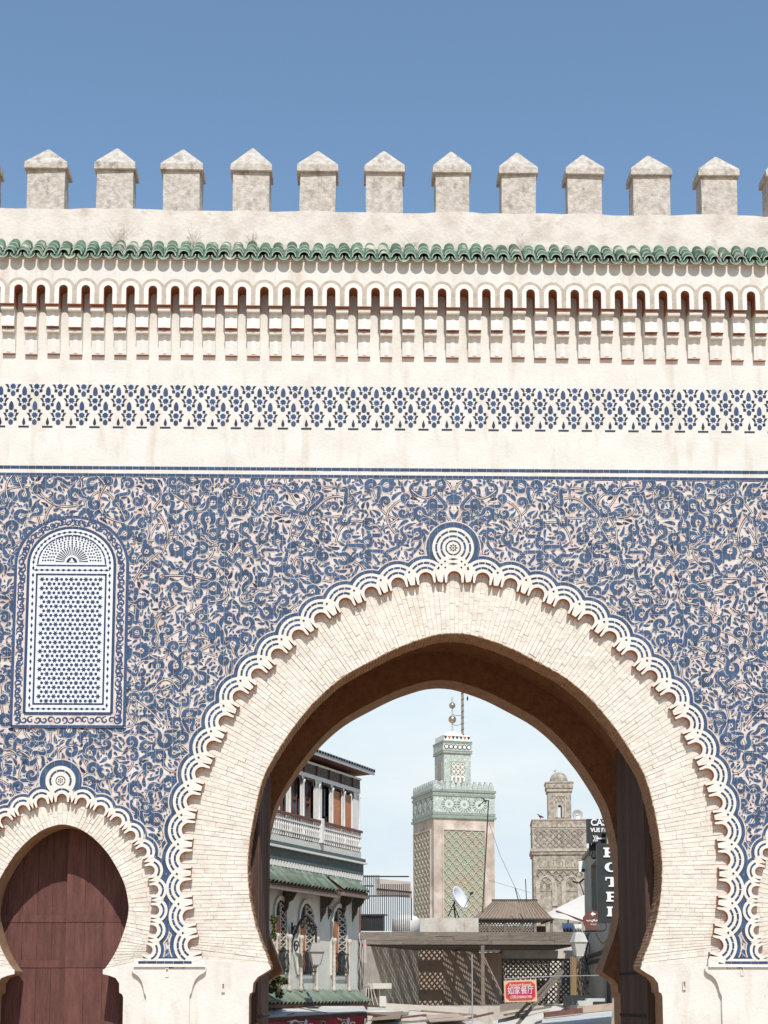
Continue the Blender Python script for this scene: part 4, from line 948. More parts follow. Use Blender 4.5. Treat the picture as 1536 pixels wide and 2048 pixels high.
# three tall windows under tile hoods
def arched(a, c, zb, zt, n=8): r = (c - a) / 2; return [(a, zb)] + [(a + r - r * math.cos(math.pi * i / n), zt - r * 1.4 + r * 1.4 * math.sin(math.pi * i / n) ** .8) for i in range(n + 1)] + [(c, zb)]
zwb, zwt = Z(625, 1948), Z(625, 1808)
for k, (a, c) in enumerate(((548, 570), (597, 625), (663, 690))):
    ua, uc = h(a, 1880)[0], h(c, 1880)[0]; q = .075
    b = MB(); o_ = arched(ua - q, uc + q, zwb - .02, zwt + .10); i_ = arched(ua, uc, zwb - .02, zwt); b.prism(o_ + i_[::-1], .001, .05, pl=cp_); w_ = b.build('window', ['pale_green'], cafe)
    b = MB(); b.prism(i_, .002, .01, pl=cp_); b.build('pane', ['black_glass'], w_)
    m_ = (ua * .62 + uc * .38)
    b = MB(); b.fbox(cp_, ua + .01, m_ - .02, .012, .045, zwb + .05, zwb + 1.3); b.build('shutter', ['orange'], w_)
    b = MB()                                            # pierced screen in the right half
    for i in range(7):
        z0 = zwb + .55 + i * .15
        for s in (0, 1): b.bar(cp_.pt(m_ + .02, .03, z0 + (0 if s else .15)), cp_.pt(uc - .02, .03, z0 + (.15 if s else 0)), .022)
    b.fbox(cp_, m_, m_ + .03, .012, .05, zwb + .5, zwb + 1.6); b.build('screen', ['stucco_dirty'], w_)
    b = MB()
    for i in range(9): u = ua + (uc - ua) * (i + .5) / 9; b.tube([cp_.pt(u, .10, zwb + .02), cp_.pt(u, .13, zwb + .2), cp_.pt(u, .09, zwb + .52)], .010, 4)
    for z in (.04, .5): b.fbox(cp_, ua, uc, .08, .11, zwb + z, zwb + z + .025)
    b.build('balconet', ['iron'], w_)
    for u in (ua - .05, uc + .05):
        b = MB(); pr = [(.045, zwb - .42), (.06, zwb - .36), (.04, zwb - .3)]; z = zwb - .26; i = 0
        while z < zwb + .75: pr.append((.045 if i % 2 else .032, z)); z += .055; i += 1
        pr += [(.06, z), (.07, z + .06), (.05, z + .1)]; b.lathe(pr, cp_.pt(u, .10, 0), 7); b.build('twisted_column', ['stucco_dirty'], w_, True)
ot = rtile(.36, .088).mesh('hood_tile', ['olive_tile'], True)
for a, c in ((546, 655), (664, 717)):
    ua, uc = (h(a, 1760)[0] - .25 if a > 550 else U0), h(c, 1760)[0] - .35; zt_ = zk - .42; o_ = .42; zb_ = Z((a + c) / 2, 1773 if a < 600 else 1780, o_); s_ = math.atan2(zt_ - zb_, o_)
    b = MB(); b.hexa([cp_.pt(ua, o_, zb_ - .05), cp_.pt(uc, o_, zb_ - .05), cp_.pt(uc, .001, zt_ - .10), cp_.pt(ua, .001, zt_ - .10), cp_.pt(ua, o_, zb_), cp_.pt(uc, o_, zb_), cp_.pt(uc, .001, zt_), cp_.pt(ua, .001, zt_)]); hd = b.build('hood', ['eave_wood'], cafe)
    b = MB(); b.fbox(cp_, ua, uc, o_ - .07, o_ + .02, zb_ - .14, zb_ - .052); b.build('hood_beam', ['grey_wood'], hd)
    L = math.hypot(o_, zt_ - zb_); u = ua + .05
    while u < uc:
        for r in range(3):
            t = r / 3 * .98; place(ot, 'hood_tile', hd, cp_.pt(u, (o_ + .04) * (1 - t), zb_ + .012 + r * .004 + (zt_ - zb_) * t), (s_, 0, yawp))
        u += .19
    for u in (ua + .04, (ua + uc) / 2, uc - .04):
        b = MB(); q = [(.0, zt_ - .12), (o_ - .08, zb_ - .06), (o_ - .08, zb_ - .16), (o_ * .75, zb_ - .20), (o_ * .6, zb_ - .30), (o_ * .35, zb_ - .36), (o_ * .3, zb_ - .50), (.06, zb_ - .58), (0, zb_ - .72)]
        vs = []; 
        pl2 = Plane(cp_.pt(u, 0, 0), (cp_.n.x, cp_.n.y)); b.prism([(x, z) for x, z in q], -.025, .025, pl=pl2); b.build('hood_bracket', ['carved'], hd)
# lower tile roof over the shop front
zl1, zl0 = PZ(640, 1988, 4.5).z, None
ltile = thing('tiled_lean_to', 'low green tiled lean-to roof along the foot of the cafe wall', 'roof', cp_.pt(UE / 2, .4, 0)); L1 = .38
zt_, zb_ = Z(640, 1988), cp_.hit(640, 2008, L1)[1]; s_ = math.atan2(zt_ - zb_, L1)
b = MB(); b.hexa([cp_.pt(U0, L1, zb_ - .08), cp_.pt(UE - .25, L1, zb_ - .08), cp_.pt(UE - .25, .002, zt_ - .15), cp_.pt(U0, .002, zt_ - .15), cp_.pt(U0, L1, zb_), cp_.pt(UE - .25, L1, zb_), cp_.pt(UE - .25, .002, zt_), cp_.pt(U0, .002, zt_)]); b.build('roof_board', ['eave_wood'], ltile)
lt_m = rtile(.40, .09).mesh('lean_to_tile', ['olive_tile'], True); u = U0
q = random.Random(4)
while u < UE - .25:
    for r in range(3): t = r / 3; place(lt_m, 'roof_tile', ltile, cp_.pt(u, (L1 + .05) * (1 - t), zb_ + .01 + (zt_ - zb_) * t), (s_, q.uniform(-.03, .03), yawp + q.uniform(-.03, .03)))
    u += .195
b = MB()
for u in (U0 + .4, UE - .4): b.bar(cp_.pt(u, L1 - .1, 0), cp_.pt(u, L1 - .1, zb_ - .06), .09)
b.v and [tag(b.build('roof_prop', ['eave_wood'], ltile), kind='stuff')]
# lantern on a scrolled bracket
def lantern(name, label, top, wd, ht, glass, tin, parent=None, sq=True):
    t = parent or thing(name, label, 'lantern', (top.x, top.y, top.z - ht))
    b = MB(); b.lathe([(wd * .10, -ht * .02), (wd * .30, -ht * .06), (wd * .36, -ht * .12), (wd * .52, -ht * .40), (wd * .56, -ht * .43), (wd * .54, -ht * .46)], top, sq=True, rot=.2); b.build('lamp_hood', [tin], t)
    b = MB(); b.lathe([(wd * .27, -ht), (wd * .47, -ht * .462)], top, sq=True, rot=.2); b.build('lamp_glass', [glass], t)
    b = MB(); c_ = []
    for k in range(4):
        a = math.pi / 4 + k * math.pi / 2 + .2; b.bar(top + Vector((math.cos(a) * wd * .27 * 1.42, math.sin(a) * wd * .27 * 1.42, -ht)), top + Vector((math.cos(a) * wd * .475 * 1.42, math.sin(a) * wd * .475 * 1.42, -ht * .455)), wd * .05)
    b.lathe([(wd * .29, -ht * 1.03), (wd * .29, -ht * .985)], top, sq=True, rot=.2); b.build('lamp_frame', [tin], t)
    b = MB(); b.lathe([(wd * .02, -ht * 1.18), (wd * .10, -ht * 1.12), (wd * .22, -ht * 1.031)], top, 6); b.build('lamp_finial', [tin], t)
    return t
uL = h(632, 1900, 1.0)
ltop = cp_.pt(uL[0], 1.0, Z(632, 1884, 1.0)); hL = (Z(632, 1884, 1.0) - Z(632, 1934, 1.0)) / 1.1
wl_ = lantern('wall_lantern', 'grey glazed lantern hanging from a scrolled iron bracket by the pale cafe wall', ltop, .31, hL, 'lamp_glass', 'lamp_tin')
b = MB(); base = cp_.pt(h(583, 1870)[0], .02, Z(583, 1880)); tip = ltop + Vector((0, 0, .26)); n = 16
mid = [base + (tip - base) * (i / n) + Vector((0, 0, .42 * math.sin(math.pi * (i / n) * .95))) for i in range(n + 1)]
b.tube(mid, .03, 5); b.tube([tip, ltop - Vector((0, 0, .02))], .026, 5)
bdir = (tip - base); bdir.z = 0; bdir.normalize()
for cc, r, s in ((mid[11] + Vector((0, 0, -.12)), .14, 1), (mid[14] + Vector((0, 0, -.15)), .15, -1), (mid[7] + Vector((0, 0, -.15)), .13, 1), (mid[2] + Vector((0, 0, .08)), .12, -1), (base + bdir * .22 + Vector((0, 0, -.16)), .15, 1)):
    b.tube([cc + bdir * (r * (1 - i / 26) * math.cos(s * i * .42)) + Vector((0, 0, r * (1 - i / 26) * math.sin(s * i * .42))) for i in range(22)], .02, 4)
b.bar(cp_.pt(h(583, 1870)[0], .015, Z(583, 1845)), cp_.pt(h(583, 1870)[0], .015, Z(583, 1905)), .04, .03); b.build('scroll_bracket', ['iron'], wl_)
# cables down the cafe corner
b = MB(); q = random.Random(8)
for k in range(4):
    u = UE - .10 + k * .05; z = Z(715, 1878); p = []
    while z > Z(715, 1990): p.append(cp_.pt(u + q.uniform(-.04, .04), .03 + .02 * k, z)); z -= .16
    b.tube(p, .011, 4)
b.tube([cp_.pt(h(574, 1850)[0], .03, Z(574, 1850)), cp_.pt(h(575, 1900)[0], .05, Z(575, 1900)), cp_.pt(h(577, 1985)[0], .03, Z(577, 1985))], .010, 4)
tag(b.build('loose_cables', ['iron']), 'loose black cables hanging down the corner of the pale cafe', 'cables')
# shrub beside the door
def shrub(name, label, c, rx, rz, n, m, seed, ls=.06):
    t = thing(name, label, 'plant', (c.x, c.y, c.z - rz)); q = random.Random(seed); b = MB(); s_ = MB(); LB = [(q.uniform(-.8, .8), q.uniform(-.8, .8), q.uniform(-1, 1)) for _ in range(9)]
    for i in range(9):
        e = c + Vector((q.uniform(-rx, rx) * .7, q.uniform(-rx, rx) * .5, q.uniform(-.3, .8) * rz)); s_.tube([c + Vector((0, 0, -rz)), (c + e) / 2 + Vector((0, 0, -rz * .4)), e], [.02, .014, .006], 4)
    for i in range(n):
        while True:
            v = Vector((q.uniform(-1, 1), q.uniform(-1, 1), q.uniform(-1, 1)))
            if v.length < 1: break
        o3 = LB[i % len(LB)]; p = c + Vector(((o3[0] + v.x * .5) * rx, (o3[1] + v.y * .5) * rx * .8, (o3[2] + v.z * .42) * rz)); d = Vector((q.uniform(-1, 1), q.uniform(-1, 1), q.uniform(-.3, 1))).normalized(); e = d.cross(Vector((q.uniform(-1, 1), q.uniform(-1, 1), q.uniform(-1, 1)))).normalized(); s2 = ls * q.uniform(.6, 1.2)
        b.add([p - d * s2, p + e * s2 * .45, p + d * s2, p - e * s2 * .45], [(0, 1, 2, 3)])
    s_.build('stems', ['twig'], t); o = b.build('foliage', [m], t); o['kind'] = 'stuff'; return t
shrub('leafy_shrub', 'olive green leafy shrub between the gate jamb and the pale cafe wall', P(556, 1968, 12.9), .20, .24, 800, 'leaf_a', 3, .05)
shrub('climbing_plant', 'small yellow green climber above the shrub beside the cafe window', P(548, 1855, 13.2), .07, .22, 200, 'leaf_a', 5, .05)

# ------------------------------------------------------------------ iron cage, pleated awning and white dome behind it
cage = thing('iron_cage', 'black iron bar cage on the roof terrace beside the cafe', 'railing', P(765, 1860, 25.0)); YC = 25.0
gx = lambda px: W(px, 1800, YC)[0]; gz = lambda py: W(770, py, YC)[1]
for i in range(27):
    x = gx(720) + (gx(818) - gx(720)) * i / 26; b = MB(); b.tube([(x, YC, gz(1862)), (x, YC, gz(1768 if i > 10 else 1750))], .014, 5); b.build('bar', ['iron'], cage)
for py, x0, x1 in ((1753, 720, 818), (1772, 720, 748), (1792, 720, 818), (1830, 720, 775)): b = MB(); b.box(gx(x0), gx(x1), YC - .02, YC + .02, gz(py) - .02, gz(py) + .02); b.build('rail', ['iron'], cage)
b = MB(); b.box(gx(722), gx(768), YC + .05, YC + .08, gz(1862), gz(1828)); b.build('dark_panel', ['sign_black'], cage)
b = MB(); b.box(gx(716), gx(722), YC - .06, YC + .06, gz(1866), gz(1798)); b.build('corner_post', ['eave_wood'], cage)
aw = thing('pleated_awning', 'beige pleated awning rolled out above the iron cage', 'awning', P(788, 1790, 26)); b = MB(); n = 40
x0, x1 = W(752, 1760, 26)[0], W(823, 1760, 26)[0]; zt_, zb_ = W(790, 1757, 26.6)[1], W(790, 1778, 25.7)[1]
vs = []
for i in range(n + 1):
    x = x0 + (x1 - x0) * i / n; d = .02 * (i % 2); e = .10 * i / n
    vs += [(x, 26.6, zt_ - e), (x, 25.7 - d, zb_ - e), (x, 25.68 - d, zb_ - .18 - e)]
b.add(vs, [(3 * i + k, 3 * i + k + 1, 3 * i + k + 4, 3 * i + k + 3) for i in range(n) for k in (0, 1)]); b.build('awning_cloth', ['canvas'], aw)
M['tan_cloth'] = mat('tan_cloth', (.40, .33, .26), (.34, .28, .22), 3, .4, .7, .9); aw.children[0].data.materials[0] = M['tan_cloth']
b = MB(); b.bar((x0, 25.7, zb_), (x1, 25.7, zb_ - .1), .05); b.bar((x1, 26.2, zb_ - .2), (x1, 26.2, W(820, 1840, 26)[1]), .04); b.build('awning_frame', ['iron'], aw)
dm = P(812, 1842, 30); b = MB(); 
b.lathe([(.46, -.5)] + [(.46 * math.cos(t), .22 * math.sin(t)) for t in [math.pi / 2 * i / 7 for i in range(7)]], (dm.x, dm.y, dm.z), 20); tag(b.build('white_dome', ['white'], None, True), 'small whitewashed dome roof showing behind the stained parapet', 'dome')
# ------------------------------------------------------------------ the green tiled minaret
def tower_frame(pxc, Y, hw, yaw):       # centre seen at pixel pxc, half width, turned by yaw: a Plane for each visible face
    c = P(pxc, 1800, Y); d = Vector((math.cos(yaw), math.sin(yaw), 0)); n = Vector((d.y, -d.x, 0))
    return c, d, n
YM = 80.0; a17 = R(16); hwM = 2.18
corner = P(868, 1800, YM); dM = Vector((math.cos(a17), math.sin(a17), 0)); nM = Vector((dM.y, -dM.x, 0))
cM = corner + dM * hwM - nM * hwM; cM.z = 0
tm = thing('green_minaret', 'square minaret clad in green and white mosaic with two brass balls on top', 'minaret', cM)
def face_planes(c, hw):                 # right face, left face: u = 0 at the near corner
    k = c + nM * hw - dM * hw
    return Plane(k, (dM.x, dM.y)), Plane(k - nM * 2 * hw, (nM.x, nM.y))
RF, LF = face_planes(cM, hwM)
zM = lambda py, off=0.0, px=900: RF.hit(px, py, off)[1]
def sqblock(name, c, hw, z0, z1, m, parent):
    b = MB(); b.lathe([(hw, z0), (hw, z1)], (c.x, c.y, 0), sq=True, rot=a17); return b.build(name, [m], parent)
z_top, z_b1, z_b0, z_low = zM(1578), zM(1590), zM(1637), -.1
shaft = sqblock('shaft', cM, hwM, 0, z_b0, 'pink', tm)
sqblock('mosaic_band', cM, hwM + .03, z_b0, z_top, 'mint', tm)
for py, t in ((1634, .18), (1627, .07), (1590, .10), (1581, .16)): sqblock('green_moulding', cM, hwM + .03 + t * .5, zM(py + 2.5), zM(py - 2.5), 'mint_dark', tm)
# rosettes on the mosaic band
zc_ = zM(1608)
for pl, n in ((RF, 4), (LF, 4)):
    for i in range(n + 1):
        u = 2 * hwM * (i + (.0 if pl is RF else .5)) / n
        if not .3 < u < 2 * hwM - .1: continue
        b = MB(); 
        for k in range(16):
            a = 2 * math.pi * k / 16; r0, r1 = .34, .52
            b.fbox(pl, 0, 0, 0, 0, 0, 0) if False else b.bar(pl.pt(u + r0 * math.cos(a), .045, zc_ + r0 * math.sin(a)), pl.pt(u + r1 * math.cos(a), .045, zc_ + r1 * math.sin(a)), .06, .03)
        b.prism([(u + .10 * math.cos(2 * math.pi * k / 10), zc_ + .10 * math.sin(2 * math.pi * k / 10)) for k in range(10)], .032, .07, pl=pl); tag(b.build('rosette_ray', ['mint_dark'], tm), kind='stuff')
        b = MB(); b.prism([(u + .30 * math.cos(2 * math.pi * k / 14), zc_ + .30 * math.sin(2 * math.pi * k / 14)) for k in range(14)], .031, .05, pl=pl); b.build('rosette', ['mint_pale'], tm)
# merlons round the top
zm0, zm1 = z_top, zM(1563)
mer = MB(); 
def mpts(u, w, h0, h1): return [(u - w, h0), (u + w, h0), (u + w, h0 + (h1 - h0) * .45), (u + w * .72, h0 + (h1 - h0) * .45), (u + w * .72, h0 + (h1 - h0) * .75), (u + w * .42, h0 + (h1 - h0) * .75), (u + w * .42, h1), (u - w * .42, h1), (u - w * .42, h0 + (h1 - h0) * .75), (u - w * .72, h0 + (h1 - h0) * .75), (u - w * .72, h0 + (h1 - h0) * .45), (u - w, h0 + (h1 - h0) * .45)]
for pl in (RF, LF):
    for i in range(11):
        b = MB(); b.prism(mpts((i + .5) * 2 * hwM / 11, .185, zm0, zm1 + .05), -.12, .03, pl=pl); b.build('merlon', ['mint'], tm)
# sunk panels with a lozenge net of ribs
def net(pl, u0, u1, z0, z1, nu, nz, w, n0, m, parent):
    b = MB(); du = (u1 - u0) / nu; dz = (z1 - z0) / nz
    for i in range(nu):
        for j in range(nz):
            uc = u0 + (i + .5) * du; zc = z0 + j * dz
            for s in (-1, 1):
                p = [(uc, zc), (uc + s * du * .22, zc + dz * .18), (uc + s * du * .26, zc + dz * .36), (uc + s * du * .5, zc + dz * .55), (uc + s * du * .30, zc + dz * .72), (uc + s * du * .2, zc + dz * .86), (uc, zc + dz)]
                for a, c in zip(p, p[1:]): b.bar(pl.pt(a[0], n0, a[1]), pl.pt(c[0], n0, c[1]), w, w * .8)
            b.prism([(uc + .07 * math.cos(2 * math.pi * k / 6), zc + dz * .3 + .07 * math.sin(2 * math.pi * k / 6)) for k in range(6)], n0 - .04, n0 + .03, pl=pl)
    return b.build('rib_net', [m], parent)
zp1, zp0 = zM(1660), zM(1845)
for pl, ua, uc, cm_, rm in ((RF, .68, 3.62, 'sebka_green', 'sebka'), (LF, .30, 3.75, 'mud', 'sebka')):
    b = MB(); b.fbox(pl, ua, uc, .004, .02, zp0 - 4, zp1); pn = b.build('sunk_panel', [cm_], tm)
    net(pl, ua + .06, uc - .06, zp0 - 1.2, zp1 - .06, 5, 12, .062, .05, rm, pn)
    b = MB()
    for x0, x1, z0, z1 in ((ua - .10, ua, zp0 - 4, zp1 + .1), (uc, uc + .10, zp0 - 4, zp1 + .1), (ua, uc, zp1, zp1 + .1)): b.fbox(pl, x0, x1, .003, .09, z0, z1)
    b.build('panel_frame', ['pink'], pn)
# lantern storey
hl = .98 * (74 / 75); cL = cM.copy(); shift = P(868 + 15, 1500, YM)
lk = P(888, 1520, YM + .6); cL = Vector((lk.x, lk.y, 0)) + dM * hl - nM * hl
RL, LL = face_planes(cL, hl); zL = lambda py: RL.hit(915, py)[1]
sqblock('lantern_storey', cL, hl, z_top - .3, zL(1506), 'mint', tm)
sqblock('lantern_band', cL, hl + .07, zL(1506), zL(1484), 'mint', tm)
for py in (1506, 1502, 1486, 1483): sqblock('green_moulding', cL, hl + .10, zL(py + 1), zL(py - .8), 'mint_dark', tm)
sqblock('lantern_crown', cL, hl - .03, zL(1482), zL(1470), 'white_paint', tm)
for i in range(7):
    u = .13 + (2 * hl - .26) * i / 6; b = MB(); b.prism([(u - .12, zL(1472.5)), (u + .12, zL(1472.5)), (u, zL(1479))], -.035, -.01, pl=RL); b.build('triangle_tile', ['terracotta_and_shade' if i in (1, 5) else 'iron'], tm)
for i in range(6):
    u = .16 + (2 * hl - .32) * i / 5; b = MB(); zz = zL(1494.5); b.prism([(u + .17 * math.cos(2 * math.pi * k / 8), zz + .17 * math.sin(2 * math.pi * k / 8)) for k in range(8)], .071, .085, pl=RL); ro = b.build('rosette', ['iron'], tm)
    b = MB(); b.prism([(u + .12 * math.cos(2 * math.pi * k / 8), zz + .12 * math.sin(2 * math.pi * k / 8)) for k in range(8)], .0855, .10, pl=RL); b.build('rosette_heart', ['white_paint'], ro)
b = MB(); b.fbox(RL, .48, 1.5, .004, .03, zL(1566), zL(1523)); pn = b.build('lantern_panel', ['sebka_green'], tm); net(RL, .52, 1.46, zL(1556), zL(1526), 3, 3, .06, .05, 'white_paint', pn)
for i in range(4): u = .55 + i * .29; b = MB(); b.fbox(RL, u - .06, u + .06, .031, .09, zL(1566), zL(1553)); b.build('lantern_pillar', ['white_paint'], pn)
b = MB(); b.fbox(LL, .6, 1.4, .004, .02, zL(1566), zL(1524)); b.build('lantern_window', ['mud'], tm)
b = MB(); b.lathe([(hl * .86 * math.cos(t), zL(1471) + .42 * math.sin(t)) for t in [math.pi / 2 * i / 6 for i in range(6)]], (cL.x, cL.y, 0), 20); b.build('dome', ['white'], tm, True)
fp_ = Vector((cL.x, cL.y, 0)); zF = lambda py: P(905, py, cL.y).z
b = MB(); b.tube([fp_ + Vector((0, 0, zF(1462))), fp_ + Vector((0, 0, zF(1394)))], .055, 8); b.build('finial_rod', ['steel'], tm)
for py, r in ((1439, .27), (1411, .22)):
    b = MB(); b.lathe([(max(.01, r * math.cos(t)), zF(py) + r * math.sin(t)) for t in [-math.pi / 2 + math.pi * i / 12 for i in range(13)]], fp_, 18); b.build('finial_ball', ['brass'], tm, True)
ms = P(925, 1470, YM + 1.5); b = MB(); b.bar((ms.x, ms.y, zL(1472)), (ms.x + .02, ms.y, P(925, 1370, YM + 1.5).z), .17)
mast = thing('wooden_mast', 'tall wooden pole standing on the minaret lantern beside the brass balls', 'pole', (ms.x, ms.y, zL(1472))); b.build('pole', ['grey_wood'], mast)
b = MB()
for i in range(9): z = zL(1470) + i * .42; b.tube([(ms.x - .10, ms.y - .10, z), (ms.x + .11, ms.y - .10, z + .12)], .02, 4)
b.tube([(ms.x + .02, ms.y, P(925, 1374, YM + 1.5).z), (ms.x + .36, ms.y, P(925, 1380, YM + 1.5).z)], .02, 4); b.lathe([(.02, -.16), (.07, -.02), (.04, .14)], (ms.x + .36, ms.y, P(925, 1397, YM + 1.5).z), 6); tag(b.build('rope_binding', ['iron'], mast), kind='stuff')
b = MB()
for py0, py1 in ((1429, 1431), (1449, 1446)): b.tube([fp_ + Vector((0, 0, zF(py0))), (ms + fp_) / 2 * 1 + Vector((0, 0, 0)) if False else Vector(((ms.x + fp_.x) / 2, (ms.y + fp_.y) / 2, zF(py0 + 3))), Vector((ms.x, ms.y, P(925, py1, YM + 1.5).z))], .018, 4)
b.build('tie_wire', ['iron'], mast)
sp = RF.pt(.35, .1, zM(1573)); 
def speaker(label, p, r, aim):
    t = thing('loudspeaker', label, 'loudspeaker', p); ax = Vector(aim).normalized(); x = ax.cross(Vector((0, 0, 1))).normalized(); y = x.cross(ax); b = MB(); prf = [(.18, -.9), (.2, -.5), (.45, -.25), (1.0, 0), (.9, -.02), (.40, -.27), (.12, -.3)]
    for rr, l in prf:
        for k in range(14): a = 2 * math.pi * k / 14; b.v.append(tuple(p + ax * l * r + (x * math.cos(a) + y * math.sin(a)) * rr * r))
    for i in range(len(prf) - 1):
        for k in range(14): k2 = (k + 1) % 14; b.f.append((i * 14 + k, i * 14 + k2, (i + 1) * 14 + k2, (i + 1) * 14 + k)); b.m.append(0)
    b.build('horn', ['steel'], t, True); b = MB(); b.lathe([(.28 * r, -.1 * r), (.28 * r, .1 * r)], p + ax * (-.4 * r), 8); b.build('driver', ['white_paint'], t)
    b = MB(); b.tube([p - ax * r * .6, p - ax * r * .6 - Vector((0, 0, r * 1.7))], r * .10, 5); b.build('stand', ['iron'], t); return t
speaker('horn loudspeaker on the corner of the green mosaic minaret', sp, .30, (-.1, -1, -.1))
def antenna(label, foot, top, r, arms):
    t = thing('aerial_mast', label, 'antenna', foot); b = MB(); b.tube([foot, top], r, 6); b.build('mast', ['iron'], t); b = MB()
    for a, c, rr in arms: b.tube([a, c], rr, 4)
    if arms: b.build('aerial', ['iron'], t)
    return t
YA = 32.0; A0, A1 = P(965, 1826, YA), P(977, 1602, YA)
antenna('tall thin black aerial mast in front of the green minaret', A0, A1, .022, [(P(956, 1613, YA), P(970, 1601, YA), .018), (P(970, 1601, YA), P(978, 1601, YA), .02), (P(962, 1594, YA), P(970, 1601, YA), .012), (P(966, 1597, YA), P(973, 1605, YA), .03)])
b = MB(); b.tube([P(977, 1642, YA), P(1000, 1710, YA), P(1042, 1800, YA)], .008, 3); b.tube([P(977, 1760, YA), P(1060, 1785, YA + 6)], .006, 3); tag(b.build('guy_wire', ['iron']), 'thin guy wire slanting down right from the aerial mast', 'wire')
for px, py0, py1, lab in ((1051, 1758, 1798, 'short black rod aerial above the brown gazebo roof'), (1036, 1775, 1800, 'shorter leaning rod aerial left of the other one behind the gazebo')):
    antenna(lab, P(px + 2, py1 + 6, 31), P(px - (0 if px > 1040 else 6), py0, 31), .016, [])
# satellite dish
YD = 32.2; dc = P(916, 1797, YD); dish = thing('satellite_dish', 'large pale satellite dish on a tripod in front of the green minaret', 'satellite dish', P(908, 1836, YD))
ax = Vector((.78, -.50, .38)).normalized(); x = ax.cross(Vector((0, 0, 1))).normalized(); y = x.cross(ax); b = MB(); Rd = .42; n = 24
for j in range(6):
    r = Rd * j / 5
    for k in range(n): a = 2 * math.pi * k / n; b.v.append(tuple(dc + (x * math.cos(a) + y * math.sin(a)) * r + ax * (.22 * (r / Rd)**2 - .1)))
for j in range(5):
    for k in range(n): k2 = (k + 1) % n; b.f.append((j * n + k, j * n + k2, (j + 1) * n + k2, (j + 1) * n + k)); b.m.append(0)
M['dish'] = mat('pale_dish', (.62, .65, .69), rough=.5)
d_ = b.build('reflector', ['dish'], dish, True); sm = d_.modifiers.new('thick', 'SOLIDIFY'); sm.thickness = .02
b = MB(); e = dc + ax * .55 - y * .05; b.tube([dc - y * Rd * .95 + ax * .1, e], .014, 4); b.bar(e - ax * .05, e + ax * .07, .07); b.build('feed_arm', ['iron'], dish)
b = MB(); k = dc - ax * .14; b.tube([k, P(908, 1812, YD), P(911, 1836, YD)], .03, 5); b.tube([P(907, 1808, YD), P(896, 1833, YD)], .018, 5); b.tube([P(910, 1815, YD), P(918, 1836, YD)], .018, 5); b.build('tripod', ['iron'], dish)

# ------------------------------------------------------------------ the old brick minaret
YS = 95.0; cornerS = P(1067, 1750, YS); wS = 1172 - 1067
aS = R(-5.0); dS = Vector((math.cos(aS), math.sin(aS), 0)); nS = Vector((dS.y, -dS.x, 0)); hS = 105 / (3000 / 115) / 2
cS = cornerS + dS * hS - nS * hS; cS.z = 0
ts = thing('stone_minaret', 'weathered tan brick minaret with a small domed lantern and carved arches', 'minaret', cS); FS = Plane(cornerS, (dS.x, dS.y)); zS = lambda py, off=0.0: FS.hit(1110, py, off)[1]
def sb(name, c, hw, z0, z1, m='stone'):
    b = MB(); b.lathe([(hw, z0), (hw, z1)], (c.x, c.y, 0), sq=True, rot=aS); return b.build(name, [m], ts)
sb('shaft', cS, hS, 0, zS(1700)); sb('upper_stage', cS, hS + .06, zS(1700), zS(1655))
sb('string_course', cS, hS + .18, zS(1703), zS(1697), 'stone_light'); sb('string_course', cS, hS + .11, zS(1709), zS(1703.2), 'stone'); sb('string_course', cS, hS + .09, zS(1659), zS(1656.5), 'stone_light')
sb('parapet', cS, hS + .06, zS(1656.4), zS(1641)); sb('coping', cS, hS + .11, zS(1641), zS(1638.5), 'mud')
for i in range(11): 
    u = .2 + i * (2 * hS - .4) / 10; b = MB(); b.prism([(u - .13, zS(1655)), (u + .13, zS(1655)), (u + .05, zS(1647)), (u - .05, zS(1647))], .061, .12, pl=FS); b.build('parapet_relief', ['stone_light'], ts)
net(FS, .15, 2 * hS - .15, zS(1696), zS(1660), 8, 3, .07, .08, 'stone', ts)
for i in range(14): u = .55 + i * (2 * hS - 1.1) / 13; b = MB(); b.fbox(FS, u - .09, u + .06, .002, .05, zS(1735), zS(1723)); b.build('blind_slot', ['stone_light' if i % 3 else 'stone'], ts)
b = MB(); b.fbox(FS, .35, 2 * hS - .35, .002, .08, zS(1739), zS(1736)); b.build('string_course', ['stone_light'], ts)
for k in range(2):
    uc = .95 + k * 1.95; b = MB(); r = .78
    o_ = []
    for i in range(33):
        t = math.pi * i / 32; rr = r * (1 + .10 * abs(math.sin(t * 4.5))); o_.append((uc - rr * math.cos(t), zS(1775) + rr * 1.15 * math.sin(t)))
    i_ = [(uc - .46 * math.cos(math.pi * i / 16), zS(1775) + .80 * math.sin(math.pi * i / 16)**.8) for i in range(17)]
    b.prism([(o_[0][0], zS(1812))] + o_ + [(o_[-1][0], zS(1812)), (i_[-1][0], zS(1812))] + i_[::-1] + [(i_[0][0], zS(1812))], .002, .10, pl=FS); b.build('blind_arch', ['stone_light'], ts)
    b = MB(); b.prism([(i_[0][0], zS(1783))] + i_ + [(i_[-1][0], zS(1783))], .003, .03, pl=FS); b.build('arch_field', ['stone'], ts)
net(FS, .25, 2 * hS - .25, zS(1772), zS(1741), 6, 2, .07, .05, 'stone', ts)
hl2 = 47 / (3000 / 115) / 2; c2 = P(1118, 1600, YS + 2); c2.z = 0; F2 = Plane(c2 - dS * hl2 + nS * hl2, (dS.x, dS.y)); z2 = lambda py, off=0.0: F2.hit(1118, py, off)[1]
n_ = 3; b = MB(); sw = .16                # lantern with a slit right through it
for ua, uc in ((0, hl2 - sw), (hl2 + sw, 2 * hl2)): b.fbox(F2, ua, uc, -2 * hl2, 0, zS(1645), z2(1583))
